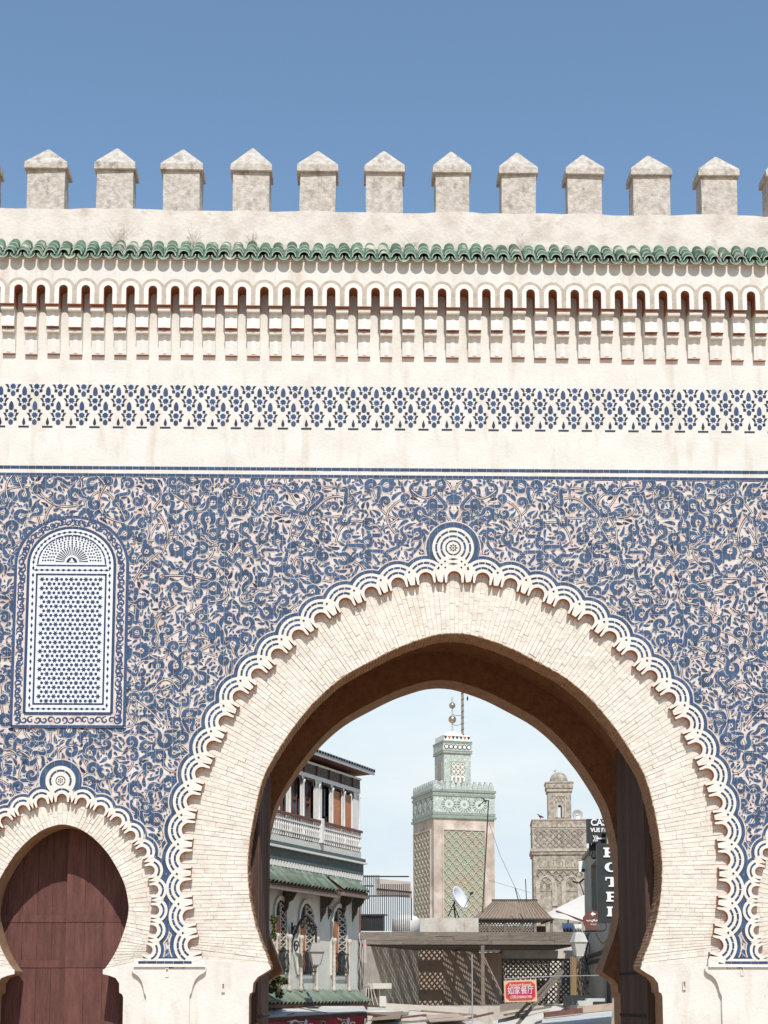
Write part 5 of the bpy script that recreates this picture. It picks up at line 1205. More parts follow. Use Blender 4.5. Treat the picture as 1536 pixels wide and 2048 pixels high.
b.fbox(F2, hl2 - sw, hl2 + sw, -2 * hl2, 0, zS(1645), z2(1635)); b.fbox(F2, hl2 - sw, hl2 + sw, -2 * hl2, 0, z2(1609), z2(1583)); b.build('lantern_storey', ['stone'], ts)
b = MB(); o_ = arched(hl2 - .36, hl2 + .36, z2(1635), z2(1604)); i_ = arched(hl2 - sw, hl2 + sw, z2(1635), z2(1610)); b.prism(o_ + i_[::-1], .002, .06, pl=F2); b.build('slit_frame', ['stone_light'], ts)
b = MB()
for x0, x1, z0, z1 in ((.42, .50, 1637, 1590), (2 * hl2 - .50, 2 * hl2 - .42, 1637, 1590), (.5, 2 * hl2 - .5, 1592, 1589)): b.fbox(F2, x0, x1, .002, .05, z2(z0), z2(z1))
b.build('lantern_frame', ['stone_light'], ts); net(F2, .52, 2 * hl2 - .52, z2(1604), z2(1592), 3, 1, .05, .04, 'stone_light', ts)
sb('lantern_cornice', c2, hl2 + .10, z2(1583), z2(1577), 'stone_light'); sb('lantern_crown', c2, hl2 + .16, z2(1576.5), z2(1566), 'stone'); sb('lantern_coping', c2, hl2 + .22, z2(1566), z2(1563.5), 'stone_light')
b = MB(); b.lathe([(hl2 * .80, z2(1563.6))] + [(hl2 * .80 * math.cos(t), z2(1561) + .80 * math.sin(t)) for t in [math.pi / 2 * i / 8 for i in range(8)]], (c2.x, c2.y, 0), 24); b.build('dome', ['stone'], ts, True)
speaker('horn loudspeaker on the top edge of the weathered brick minaret', P(1155, 1629, YS + .6), .42, (.05, -1, -.05))
def bird(label, p, s, flip=1):
    t = thing('bird', label, 'bird', p); b = MB(); q = lambda x, z, y=0: p + Vector((x * s * flip, y * s, z * s))
    b.tube([q(-1.3, .55), q(-.8, .75), q(-.2, .9), q(.35, 1.1), q(.6, 1.45), q(.75, 1.75), q(.95, 1.78), q(1.3, 1.68)], [.06 * s, .22 * s, .42 * s, .36 * s, .18 * s, .20 * s, .14 * s, .02 * s], 8); b.build('body', ['iron'], t, True)
    b = MB(); b.tube([q(0, .7, .1), q(.02, 0, .1)], .05 * s, 4); b.build('leg', ['iron'], t); b = MB(); b.tube([q(.1, .7, -.1), q(.14, 0, -.1)], .05 * s, 4); b.build('leg', ['iron'], t)
bird('dark bird perched on the dome of the brick minaret', P(1110, 1544.5, YS + 2), .10)
bird('larger dark bird perched on the left corner of the brick minaret', P(1081, 1638.5, YS + .4), .22, -1)

# ------------------------------------------------------------------ roof terrace with the lattice pergola
YB = 24.0; bx = lambda px: W(px, 1875, YB)[0]; bz = lambda py: W(930, py, YB)[1]
ter = MB(); zt = EYE - 22 / (3000 / 46)
ter.box(bx(716), bx(1185), YB - 1.2, YB + 14, 0, zt); tag(ter.build('terrace_building', ['stucco_dirty']), 'low flat roofed building carrying the lattice pergola', 'building')
perg = thing('pergola', 'brown timber pergola with a lattice roof over the roof terrace', 'pergola', P(930, 2000, YB)); zr = bz(1889)
q = random.Random(31)
rows = [(bz(1864), bz(1872)), (bz(1872.4), bz(1880)), (bz(1880.4), bz(1889))]
for j, (zb, za) in enumerate(rows):
    x = bx(719)
    while x < bx(1150):
        w = q.uniform(.9, 1.9); b = MB(); b.box(x + .004, min(x + w, bx(1150)) - .004, YB - .04 + q.uniform(-.012, .012), YB + .04, min(za, zb), max(za, zb)); b.build('plank', ['grey_wood'], perg); x += w
PB = YB + 6.6; xl, xr = bx(722), W(1152, 1875, YB)[0]
b = MB(); pitch = .170; wst = .046; th = .012
L0 = PB - YB; Wd = xr - xl; n = int((Wd + L0) / pitch)
for s in (0, 1):
    for i in range(n + 1):
        c0 = xl - L0 + i * pitch if s == 0 else xl + i * pitch
        p = []
        # a diagonal strip, cut at the roof's edges
        if s == 0: xa, xb_ = max(c0, xl), min(c0 + L0, xr); 
        else: xa, xb_ = max(c0 - L0, xl), min(c0, xr)
        if xb_ - xa < .05: continue
        f = (lambda x: YB + .05 + (x - c0)) if s == 0 else (lambda x: YB + .05 + (c0 - x))
        b.bar((xa, f(xa), zr - .02 + s * th), (xb_, f(xb_), zr - .02 + s * th), wst, th)
tag(b.build('roof_lattice', ['lattice'], perg), kind='stuff')
for i in range(3): x = xl + Wd * i / 2; b = MB(); b.box(x - .04, x + .04, YB + .05, PB, zr + .021, zr + .12); b.build('rafter', ['grey_wood'], perg)
y = YB + .62
while y < PB: b = MB(); b.box(xl, xr, y - .11, y + .11, zr + .125, zr + .24); b.build('cross_beam', ['grey_wood'], perg); y += .80
for px in (965, 1150): b = MB(); x = bx(px); b.box(x - .05, x + .05, YB - .03, YB + .07, zt, zr - .03); b.build('post', ['grey_wood'], perg)
b = MB(); b.box(bx(716), bx(1300), YB + 9.0, YB + 14, zt, W(930, 1872, YB + 9)[1]); tag(b.build('upper_terrace', ['stucco_dirty']), 'higher flat terrace block behind the pergola carrying the gazebo', 'building')
# walls under it
def wall(name, label, pl, u1, z0, z1, m, cat='wall', th=.25):
    b = MB(); b.fbox(pl, 0, u1, -th, 0, z0, z1); return tag(b.build(name, [m]), label, cat)
SW = Plane(P(716, 1900, YB - 1.0), (P(838, 1900, PB - 2.2) - P(716, 1900, YB - 1.0)).xy); su = (P(838, 1900, PB - 2.2) - P(716, 1900, YB - 1.0)).xy.length
wall('side_wall', 'white stucco side wall speckled with lattice light under the pergola', SW, su, zt - .02, zr - .05, 'stucco_dirty')
BW = Plane(P(836, 1900, PB - 2.15), (1, 0)); xw = lambda px: W(px, 1900, PB - 2.15)[0]
wall('back_wall', 'short brown back wall under the pergola right of the white side wall', BW, xw(886) - xw(836), zt - .02, zr - .03, 'mud')
IW = Plane(P(884, 1900, PB - 2.1), (P(1003, 1900, PB + 1.3) - P(884, 1900, PB - 2.1)).xy); wall('inner_wall', 'brown partition wall running back from the short brown wall under the pergola', IW, (P(1003, 1900, PB + 1.3) - P(884, 1900, PB - 2.1)).xy.length, zt - .02, zr - .04, 'mud', th=.15)
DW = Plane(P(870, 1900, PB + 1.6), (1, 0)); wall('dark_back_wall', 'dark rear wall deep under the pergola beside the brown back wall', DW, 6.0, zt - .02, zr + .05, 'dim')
b = MB(); b.hexa([(xw(880), PB + .1, zr + .03), (xr, PB + .1, zr + .03), (xr, PB + 1.6, zr + .03), (xw(880), PB + 1.6, zr + .03), (xw(880), PB + .1, zr + .1), (xr, PB + .1, zr + .1), (xr, PB + 1.6, zr + .1), (xw(880), PB + 1.6, zr + .1)]); tag(b.build('rear_canopy', ['grey_wood']), 'solid timber canopy closing the back of the pergola roof', 'canopy')
# lattice screens standing across the terrace
def screen(label, x0, x1, y, z0, z1, lean=0.0, pitch=.16, w=.048):
    t = thing('lattice_screen', label, 'screen', ((x0 + x1) / 2, y, z0), 'lattice screens under the pergola'); b = MB(); H = z1 - z0; Wd = x1 - x0; n = int((Wd + H) / pitch)
    for s in (0, 1):
        for i in range(n + 1):
            c0 = (x0 - H + i * pitch) if s == 0 else (x0 + i * pitch)
            xa, xb_ = (max(c0, x0), min(c0 + H, x1)) if s == 0 else (max(c0 - H, x0), min(c0, x1))
            if xb_ - xa < .04: continue
            f = (lambda x: z0 + (x - c0)) if s == 0 else (lambda x: z0 + (c0 - x))
            b.bar((xa, y + s * .012 + lean * xa, f(xa)), (xb_, y + s * .012 + lean * xb_, f(xb_)), w, .012, up=Vector((0, 1, 0)))
    tag(b.build('lattice', ['lattice'], t), kind='stuff')
    for a, c, e, g_ in ((x0 - .04, x0 + .04, z0, z1), (x1 - .04, x1 + .04, z0, z1), (x0 + .041, x1 - .041, z1 - .08, z1), (x0 + .041, x1 - .041, z0, z0 + .06), (x0 + .041, x1 - .041, (z0 + z1) / 2 - .04, (z0 + z1) / 2 + .04)):
        f = MB(); f.box(a, c, y - .02, y + .035, e, g_); f.build('frame_bar', ['grey_wood'], t)
    return t
YL = 28.2; lx = lambda px: W(px, 1950, YL)[0]; lz = lambda py: W(1080, py, YL)[1]
screen('brown lattice screen behind the red sign on the right of the terrace', lx(1008), lx(1143), YL, zt, lz(1917))
b = MB(); b.box(lx(1004), lx(1146), YL - .10, YL - .04, lz(1917), lz(1901)); tag(b.build('painted_board', ['stucco_dirty']), 'long stained white board fixed above the lattice screen', 'board')
LWp = Plane(P(1008, 1950, YL + 1.6), (1, 0)); wall('sunlit_wall', 'pale wall shining through the holes of the lattice screen', LWp, lx(1160) - lx(1000), zt - .02, lz(1900), 'white', th=.2)
b = MB(); b.bar(P(958, 1903, YL - 1), P(1000, 1902, YL - 1), .14, .08); tag(b.build('white_tube_light', ['white_paint']), 'short white tube lamp under the pergola beside the painted board', 'lamp')
# parapet, shed door and pipes at the left of the terrace
PPp = Plane(P(812, 1850, 31.3), (1, 0)); wall('stained_parapet', 'stained cream parapet wall below the green minaret', PPp, W(957, 1850, 31.3)[0] - W(812, 1850, 31.3)[0], zr - .1, W(880, 1836, 31.3)[1], 'stucco_dirty', 'parapet')
sh = thing('shed_door', 'low brown slatted door in the white terrace wall at the left', 'door', P(747, 2000, 22.4)); x0, x1 = W(734, 1980, 22.4)[0], W(758, 1980, 22.4)[0]; z0, z1 = zt, W(746, 1978, 22.4)[1]
for i in range(8): b = MB(); b.box(x0 + (x1 - x0) * i / 8 + .003, x0 + (x1 - x0) * (i + 1) / 8 - .003, 22.4, 22.44, z0, z1); b.build('slat', ['lattice'], sh)
b = MB(); b.box(x0 - .15, x1 + .35, 22.2, 22.9, z1 + .01, z1 + .16); tag(b.build('door_canopy', ['canvas']), 'small white canopy slab over the brown shed door', 'canopy')
b = MB(); b.box(x1 + .02, x1 + .20, 22.38, 22.6, zt, z1); tag(b.build('white_pier', ['white']), 'narrow white pier right of the brown shed door', 'pier')
b = MB()
for k in range(4): b.tube([P(722 + k * 3, 1880, 22.0), P(720 + k * 4, 1925, 21.8), P(733 + k * 4, 1975, 22.1), P(729 + k * 9, 2010, 22)], .014, 4)
tag(b.build('hanging_pipes', ['stucco_dirty']), 'pale pipes and cables hanging beside the terrace corner', 'pipes')
b = MB(); b.box(W(724, 1893, 23.7)[0], W(734, 1893, 23.7)[0], 23.7, 23.74, W(729, 1897, 23.7)[1], W(729, 1889, 23.7)[1]); tag(b.build('red_plate', ['sign_red']), 'tiny red and white plate under the left end of the pergola beam', 'plate')

# ------------------------------------------------------------------ gazebo, tent, laundry
YG = 31.6; gp = lambda px, py, Y=YG: P(px, py, Y)
gaz = thing('gazebo', 'brown hipped gazebo with corrugated roof and lattice sides on the terrace', 'gazebo', gp(1032, 1862)); b = MB()
e0, e1 = gp(950, 1837), gp(1106, 1837); t0, t1 = gp(985, 1803, YG + 1.6), gp(1070, 1803, YG + 1.6); dpt = 3.2
A = [Vector((e0.x, YG, e0.z)), Vector((e1.x, YG, e1.z)), Vector((e1.x, YG + dpt, e1.z)), Vector((e0.x, YG + dpt, e0.z))]; T = [Vector((t0.x, YG + 1.3, t0.z)), Vector((t1.x, YG + 1.3, t1.z)), Vector((t1.x, YG + 1.9, t1.z)), Vector((t0.x, YG + 1.9, t0.z))]
b.hexa([*A, *T]); b.build('roof', ['brown_sheet'], gaz)
for k in range(22):
    f = (k + .5) / 22; a = A[0].lerp(A[1], f); c = T[0].lerp(T[1], f); s_ = MB(); s_.bar(a + Vector((0, -.01, .012)), c + Vector((0, -.01, .012)), .035, .03); s_.build('roof_rib', ['brown_sheet'], gaz)
b = MB(); b.bar(A[0] - Vector((0, .02, .03)), A[1] - Vector((0, .02, .03)), .06, .05); b.bar(A[1] - Vector((0, .02, .03)), A[2] - Vector((0, .02, .03)), .06, .05); b.bar(T[0] + Vector((-.05, 0, .02)), T[1] + Vector((.05, 0, .02)), .08); b.build('roof_trim', ['iron'], gaz)
gl0, gl1 = gp(950, 1862), gp(1068, 1862); zz0, zz1 = gp(1000, 1864).z, gp(1000, 1842).z; b = MB(); H = zz1 - zz0; n = int((gl1.x - gl0.x + H) / .105)
for s in (0, 1):
    for i in range(n + 1):
        c0 = (gl0.x - H + i * .105) if s == 0 else (gl0.x + i * .105); xa, xb_ = (max(c0, gl0.x), min(c0 + H, gl1.x)) if s == 0 else (max(c0 - H, gl0.x), min(c0, gl1.x))
        if xb_ - xa > .03:
            f = (lambda x: zz0 + (x - c0)) if s == 0 else (lambda x: zz0 + (c0 - x)); b.bar((xa, YG + .1 + s * .01, f(xa)), (xb_, YG + .1 + s * .01, f(xb_)), .034, .012, up=Vector((0, 1, 0)))
tag(b.build('lattice_side', ['grey_wood'], gaz), kind='stuff')
for px in (952, 979, 1010, 1045, 1071, 1104): p = gp(px, 1862); b = MB(); b.box(p.x - .045, p.x + .045, YG + .05, YG + .14, zz0 - .4, e0.z); b.build('post', ['grey_wood'], gaz)
b = MB(); b.box(gl0.x, gl1.x, YG + .06, YG + .13, zz1, zz1 + .06); b.build('top_rail', ['grey_wood'], gaz)
b = MB(); b.box(gp(953, 1850).x, gp(1103, 1850).x, YG + 1.6, YG + 1.65, zz0 - .3, zz1 - .1); b.build('back_board', ['eave_wood'], gaz)
tent = thing('canvas_tent', 'white canvas shade sloping down left below the brick minaret', 'canopy', P(1140, 1850, 34)); b = MB(); n = 8; q = random.Random(2)
for j in range(n + 1):
    for i in range(n + 1):
        u, v = i / n, j / n; top_ = Vector((1094 + 84 * u, 1826 - 42 * u, 0)); bot = Vector((1100 + 78 * u, 1834 + 12 * u, 0)); p_ = top_.lerp(bot, v); w = P(p_.x, p_.y, 35 - 2 * v - .15 * math.sin(u * 7)); b.v.append(tuple(w))
for j in range(n):
    for i in range(n): k = j * (n + 1) + i; b.f.append((k, k + 1, k + n + 2, k + n + 1)); b.m.append(0)
b.build('canvas', ['canvas'], tent, True); b = MB(); b.tube([P(1112, 1822, 34), P(1168, 1842, 33)], .03, 4); b.tube([P(1172, 1780, 35), P(1175, 1870, 34)], .05, 5); b.build('tent_pole', ['eave_wood'], tent)
RWp = Plane(P(1092, 1850, 36.0), (1, 0)); wall('rubble_wall', 'rough pale rubble wall below the white canvas shade', RWp, 2.6, 3.0, W(1120, 1838, 36)[1], 'stone')
for px0, px1, py, m, lab in ((1124, 1146, 1846, 'blue_cloth', 'dark blue cloth hanging on the line right of the gazebo'), (1149, 1164, 1848, 'sheet', 'pale grey cloth hanging on the line beside the brown arrow sign')):
    b = MB(); n = 10
    for i in range(n + 1):
        px = px0 + (px1 - px0) * i / n; a = P(px, py, 33); c = P(px0 + (px1 - px0) * (.15 + .85 * i / n), 1864, 33); d = .05 * math.sin(i * 1.9); b.v += [(a.x, a.y + d, a.z), (c.x, c.y + d * 1.5, c.z)]
    for i in range(n): b.f.append((2 * i, 2 * i + 1, 2 * i + 3, 2 * i + 2)); b.m.append(0)
    o = b.build('hanging_cloth', [m], None, True); o.modifiers.new('thick', 'SOLIDIFY').thickness = .01; tag(o, lab, 'cloth', 'cloths on the terrace line')
p0 = P(1137, 1838, 33); b = MB(); b.bar((p0.x, 33.1, p0.z), (p0.x, 33.1, P(1137, 1868, 33).z), .05); tag(b.build('iron_post', ['iron']), 'black iron post between the blue and grey cloths', 'post')

# ------------------------------------------------------------------ the hotel on the right with its signs
HP = Plane(P(1170, 1850, 27.0), (P(1262, 1850, 13.0) - P(1170, 1850, 27.0)).xy); hu = (P(1262, 1850, 13.0) - P(1170, 1850, 27.0)).xy.length * (27.0 - 18.6) / 14.0
hot = thing('hotel_building', 'olive grey hotel front in shade at the right of the street', 'building', HP.pt(hu / 2, 0, 0))
hz = lambda px, py: HP.hit(px, py)[1]; hh_ = lambda px, py=1850: HP.hit(px, py)[0]
uw0, uw1 = hh_(1184), hh_(1196); zw0, zw1 = hz(1190, 1850), hz(1190, 1722); ztp = hz(1180, 1706)
b = MB()
for u0, u1, z0, z1 in ((0, uw0, 0, ztp), (uw1, hu, 0, ztp), (uw0, uw1, 0, zw0), (uw0, uw1, zw1, ztp)): b.fbox(HP, u0, u1, -2.5, 0, z0, z1)
b.build('wall', ['olive_wall'], hot)
b = MB(); b.fbox(HP, uw0, uw1, -.30, -.25, zw0, zw1); w_ = b.build('window', ['black_glass'], hot)
b = MB(); b.fbox(HP, uw0, (uw0 + uw1) / 2, -.24, -.18, zw0 + 1.6, zw1); b.build('window_valance', ['sebka'], w_)
b = MB(); b.fbox(HP, -.05, hu, -2.5, .08, ztp + .002, ztp + .10); b.build('coping', ['olive_wall'], hot)
b = MB(); b.fbox(HP, hh_(1213), hh_(1222), .003, .03, 2.5, hz(1217, 1935)); b.build('doorway', ['dim'], hot)
for py in (1907, 1921): b = MB(); u0, u1 = hh_(1176), hh_(1222); b.fbox(HP, u0, u1, .004, .07, hz(1200, py) - .05, hz(1200, py) + .05); b.build('string_course', ['iron'], hot)
def board(name, label, x0, x1, y0, y1, Y, m, th=.12, cat='sign', skew=0):
    t = thing(name, label, cat, P((x0 + x1) / 2, y1, Y)); a, c = P(x0, y1, Y), P(x1, y0, Y); b = MB(); b.box(a.x, c.x, Y, Y + th, a.z, c.z); b.build('panel', [m], t); return t, a, c
s1, a, c = board('hotel_sign', 'tall charcoal sign with white slab letters reading down HOTEL', 1196, 1262, 1688, 1846, 17.0, 'sign_black')
S_ = (c.z - a.z) / 158                  # metres per pixel here
def slab(ch, cx, cz, w, hgt):
    b = MB(); t = w * .27; s = hgt * .16; L = cx - w / 2; Rr = cx + w / 2; B = cz - hgt / 2; T = cz + hgt / 2; Y0, Y1 = 16.97, 16.999; bx_ = lambda x0, x1, z0, z1: b.box(x0, x1, Y0, Y1, z0, z1)
    if ch == 'H':
        for x in (L + t * .75, Rr - t * .75): bx_(x - t / 2, x + t / 2, B + s, T - s); bx_(x - t * .9, x + t * .9, B, B + s); bx_(x - t * .9, x + t * .9, T - s, T)
        bx_(L + t * 1.25, Rr - t * 1.25, cz - s / 2, cz + s / 2)
    if ch == 'O':
        n = 24; o_ = [(cx + w / 2 * math.cos(2 * math.pi * i / n), cz + hgt / 2 * math.sin(2 * math.pi * i / n)) for i in range(n)]; i_ = [(cx + w * .20 * math.cos(2 * math.pi * i / n), cz + hgt * .36 * math.sin(2 * math.pi * i / n)) for i in range(n)]
        for i in range(n): j = (i + 1) % n; b.prism([o_[i], o_[j], i_[j], i_[i]], Y0, Y1)
    if ch == 'T': bx_(cx - t / 2, cx + t / 2, B + s, T - s); bx_(cx - t, cx + t, B, B + s); bx_(L, Rr, T - s, T); bx_(L, L + s * .8, T - s * 2.2, T - s); bx_(Rr - s * .8, Rr, T - s * 2.2, T - s)
    if ch in 'EL':
        x = L + t * .8; bx_(x - t / 2, x + t / 2, B + s, T - s); bx_(L, Rr, B, B + s); bx_(Rr - s * .8, Rr, B + s, B + s * 2.4)
        if ch == 'E': bx_(L, Rr, T - s, T); bx_(Rr - s * .8, Rr, T - s * 2.2, T - s); bx_(x + t / 2, Rr - w * .2, cz - s / 2, cz + s / 2)
        else: bx_(L, x + t * .8, T - s, T)
    return b
for i, ch in enumerate('HOTEL'):
    p = P(1221 + i * 1.5, 1705 + i * 29.5, 17.0); slab(ch, p.x, p.z, 27 * S_, 19.5 * S_).build('letter', ['sign_white'], s1)
s2, a, c = board('cafe_sign', 'charcoal rooftop sign with white words and a feathered arrow', 1174, 1262, 1638, 1686, 19.0, 'sign_black')
for body, px, py, sz in (('CASA', 1181, 1645.5, 15.5), ('VUE PANORAMIQUE', 1181, 1660.5, 9.3)):
    p = P(px, py, 19.0); t_ = text(body, s2, 'lettering', (p.x, 18.985, p.z), (R(90), 0, 0), sz * (39 / 3000) * 1.22, 'sign_white', .006, 'LEFT', .92); t_.data.offset = .006
b = MB(); k = 39 / 3000; p = P(1186, 1677, 18.99)
b.box(p.x + 6 * k, p.x + 60 * k, 18.97, 18.998, p.z - 1.4 * k, p.z + 1.4 * k)
for i in range(3):
    for s in (-1, 1): b.bar((p.x + (i * 3.6) * k, 18.985, p.z + s * 6 * k), (p.x + (i * 3.6 + 4) * k, 18.985, p.z), 1.6 * k, .02)
b.build('arrow', ['sign_white'], s2)
b = MB(); b.bar(P(1180, 1686, 19.2), P(1180, 1712, 19.2), .05); b.bar(P(1190, 1686, 19.2), P(1190, 1708, 19.2), .05); b.lathe([(.02, -.25), (.09, -.2), (.05, -.02), (.1, .06), (.04, .2)], P(1188, 1700, 19.2), 8); b.build('sign_leg', ['iron'], s2)
s3, a, c = board('small_white_plate', 'small white plate with a dark square fixed at the hotel corner', 1158, 1170, 1722, 1744, 26.0, 'sign_white', .05)
b = MB(); p = P(1166, 1741, 25.99); b.box(p.x - .03, p.x + .05, 25.97, 25.999, p.z - .04, p.z + .05); b.build('dark_square', ['iron'], s3)
b = MB(); b.tube([P(1145, 1763, 26), P(1158, 1766, 26), P(1168, 1758, 26)], .03, 5); b.tube([P(1160, 1766, 26), P(1168, 1790, 26)], .02, 4); tag(b.build('wall_bracket', ['iron']), 'black iron arm sticking out from the hotel corner', 'bracket')
# the arrow sign
s4 = thing('arrow_sign', 'red brown pointed wooden sign with a white arrow pointing left', 'sign', P(1181, 1860, 16.5)); sc4 = 36.5 / 3000; YQ = 16.5
pp = [W(x, y, YQ) for x, y in ((1176, 1859), (1168, 1850), (1166, 1835), (1173, 1826), (1185, 1820), (1195, 1824), (1195, 1860))]
b = MB(); b.prism(pp, YQ, YQ + .05); b.build('panel', ['sign_brown'], s4)
b = MB(); q0 = W(1186, 1828, YQ); b.prism([(q0[0] + x * sc4, q0[1] + z * sc4) for x, z in ((-5, 0), (0, 4.6), (1, 1.6), (5, 1.6), (5, -1.6), (1, -1.6), (0, -4.6))], YQ - .008, YQ - .001); b.build('arrow', ['sign_white'], s4)
b = MB(); q0 = W(1184, 1841, YQ)         # the white script as it reads from here
for pth in ([(-11, 1), (-9, -1.5), (-6, -1), (-5, .8), (-4, -1), (-2.5, .8), (-1.5, -1.2), (0, -3)], [(0, -2.8), (2, -1), (2.4, 2.2)], [(4.6, -1), (5.4, 2.4)], [(5, -1.2), (8, -1.4), (9.5, 1.5), (8, 1.2), (10.5, -1)]):
    b.tube([(q0[0] + x * sc4, YQ - .006, q0[1] + z * sc4) for x, z in pth], .013, 4)
b.build('script', ['sign_white'], s4)
t_ = text('PLACE', s4, 'lettering', (W(1187, 1849, YQ)[0], YQ - .004, W(1187, 1849, YQ)[1]), (R(90), 0, 0), .055, 'sign_white', .003, 'CENTER', .9)
b = MB(); p = P(1200, 1858, YQ + .1)
b.tube([P(1166, 1863, YQ + .1), P(1205, 1862, YQ + .1)], .02, 5); b.tube([P(1205, 1862, YQ + .1) + Vector((.10 * math.cos(t), 0, .12 + .12 * math.sin(t))) for t in [-1.5 + i * .35 for i in range(10)]], .014, 4)
b.tube([P(1192, 1866, YQ + .1) + Vector((i * .03, 0, -.25 * math.sin(i * .28))) for i in range(12)], .014, 4); b.build('iron_bracket', ['iron'], s4)
# street lamp, reed screen, cables
lt2 = P(1157, 1863, 18.0); lamp = lantern('street_lamp', 'pale street lamp with frosted glass at the right end of the pergola', lt2, .33, (P(1157, 1863, 18).z - P(1157, 1911, 18).z), 'lamp_glass', 'sheet')
b = MB(); b.tube([lt2 + Vector((0, 0, -.62)), lt2 + Vector((.05, .0, -.75)), P(1170, 1925, 18.3), P(1172, 1990, 18.3)], .022, 6); b.build('lamp_arm', ['iron'], lamp)
rs_ = thing('reed_screen', 'upright brown reed screen below the pale street lamp', 'screen', P(1153, 1994, 21)); q = random.Random(6)
for i in range(14):
    p = P(1142 + i * 1.75, 1995, 21); b = MB(); b.tube([(p.x, 21 + q.uniform(-.02, .02), 3.6), (p.x + q.uniform(-.01, .01), 21, W(1150, 1913 + q.uniform(-2, 3), 21)[1])], .0125, 6); b.build('reed', ['reed'], rs_)
b = MB(); q = random.Random(12)
for k in range(7):
    x = 1165 + k * 2.0; b.tube([P(x + q.uniform(-3, 3), y, 20.5 + q.uniform(-.2, .2)) for y in range(1866, 2000, 12)], .016, 4)
tag(b.build('cable_bundle', ['iron']), 'tangled black cables running down beside the reed screen', 'cables')
# red restaurant sign hanging from a rod
YR = 13.4; s5 = thing('restaurant_sign', 'small red sign with white writing hanging under a thin rod', 'sign', P(1041, 2008, YR)); r_ = R(2.0); ctr = P(1041, 1982, YR); k = 33.4 / 3000
def on(x, z): return (ctr.x + (x * math.cos(r_) - z * math.sin(r_)) * k, ctr.z + (x * math.sin(r_) + z * math.cos(r_)) * k)
b = MB(); b.prism([on(x, z) for x, z in ((-32.5, -21.5), (32.5, -21.5), (32.5, 21.5), (-32.5, 21.5))], YR, YR + .04); b.build('panel', ['sign_rim'], s5)
b = MB(); b.prism([on(x, z) for x, z in ((-22, -18.5), (22, -18.5), (29.5, -12), (29.5, 12), (22, 18.5), (-22, 18.5), (-29.5, 12), (-29.5, -12))], YR - .006, YR - .0005); b.build('red_field', ['sign_red'], s5)
b = MB(); b.prism([on(x, z) for x, z in ((-27, -9), (27, -9), (27, 8.5), (-27, 8.5))], YR - .009, YR - .0065); b.build('magenta_band', ['sign_magenta'], s5)
for body, z, sz, xs in (('Restaurant Bouayad', 11.8, 8.6, .62), ('如家餐厅', 0.2, 17, .78), ('订餐:0708401768', -12.0, 7.6, .78)):
    x_, z_ = on(0, z); t_ = text(body, s5, 'lettering', (x_, YR - .012, z_), (R(90), -r_, 0), sz * k, 'sign_white', .002, 'CENTER', xs); t_.data.offset = 0.0
b = MB(); b.tube([P(1008, 1958, YR), P(1110, 1952.5, YR), P(1228, 1950.5, 12.6)], .012, 5); b.tube([P(1012, 1958, YR), P(1012, 1962, YR)], .01, 4); b.tube([P(1070, 1955, YR), P(1070, 1960, YR)], .01, 4); b.build('hanging_rod', ['steel'], s5)
for (x0, y0, x1, y1, lab) in ((1032, 2052, 1126, 1942, 'front grey strut slanting up behind the red sign'), (1030, 2034, 1118, 1944, 'thinner grey strut slanting up left of the front one')):
    b = MB(); b.bar(P(x0, y0, 13.7), P(x1, y1, 14.4), .06 if y0 > 2040 else .05); tag(b.build('metal_strut', ['grey_wood']), lab, 'strut', 'struts by the red sign')
b = MB(); p = P(945, 2046, 14); p2 = P(944, 1910, 14); b.tube([p, p2], .014, 5); tag(b.build('thin_pole', ['steel']), 'thin pale pole rising before the middle of the dark pergola', 'pole')
# ------------------------------------------------------------------ roofs and awnings along the bottom
def sheetroof(name, label, corners, m, th=.05, cat='canopy'):
    b = MB(); lo = [Vector(c) - Vector((0, 0, th)) for c in corners]; b.hexa([*lo, *[Vector(c) for c in corners]]); t = thing(name, label, cat, sum((Vector(c) for c in corners), Vector()) / 4 - Vector((0, 0, th))); b.build('roof_sheet', [m], t); return t
Y_ = 10.2
fr0, fr1, bk1, bk0 = P(520, 2034, 12.3), P(733, 2022, 13.3), P(728, 2012, 16.6), P(530, 2012, 13.7)
cn = sheetroof('sheet_canopy', 'pale grey sheet canopy over the shop in front of the cafe', [fr0, fr1, bk1, bk0], 'sheet', .04)
b = MB(); b.bar(fr0 - Vector((0, .02, .09)), fr1 - Vector((0, .02, .09)), .05, .13); b.build('front_beam', ['eave_wood'], cn)
b = MB(); b.bar(fr0.lerp(fr1, .25) + Vector((0, .03, .008)), bk0.lerp(bk1, .55) + Vector((0, 0, .008)), .03, .012); b.bar(fr0.lerp(fr1, .62) + Vector((0, .03, .008)), bk0.lerp(bk1, .2) + Vector((0, 0, .008)), .03, .012); b.build('sheet_seam', ['eave_wood'], cn)
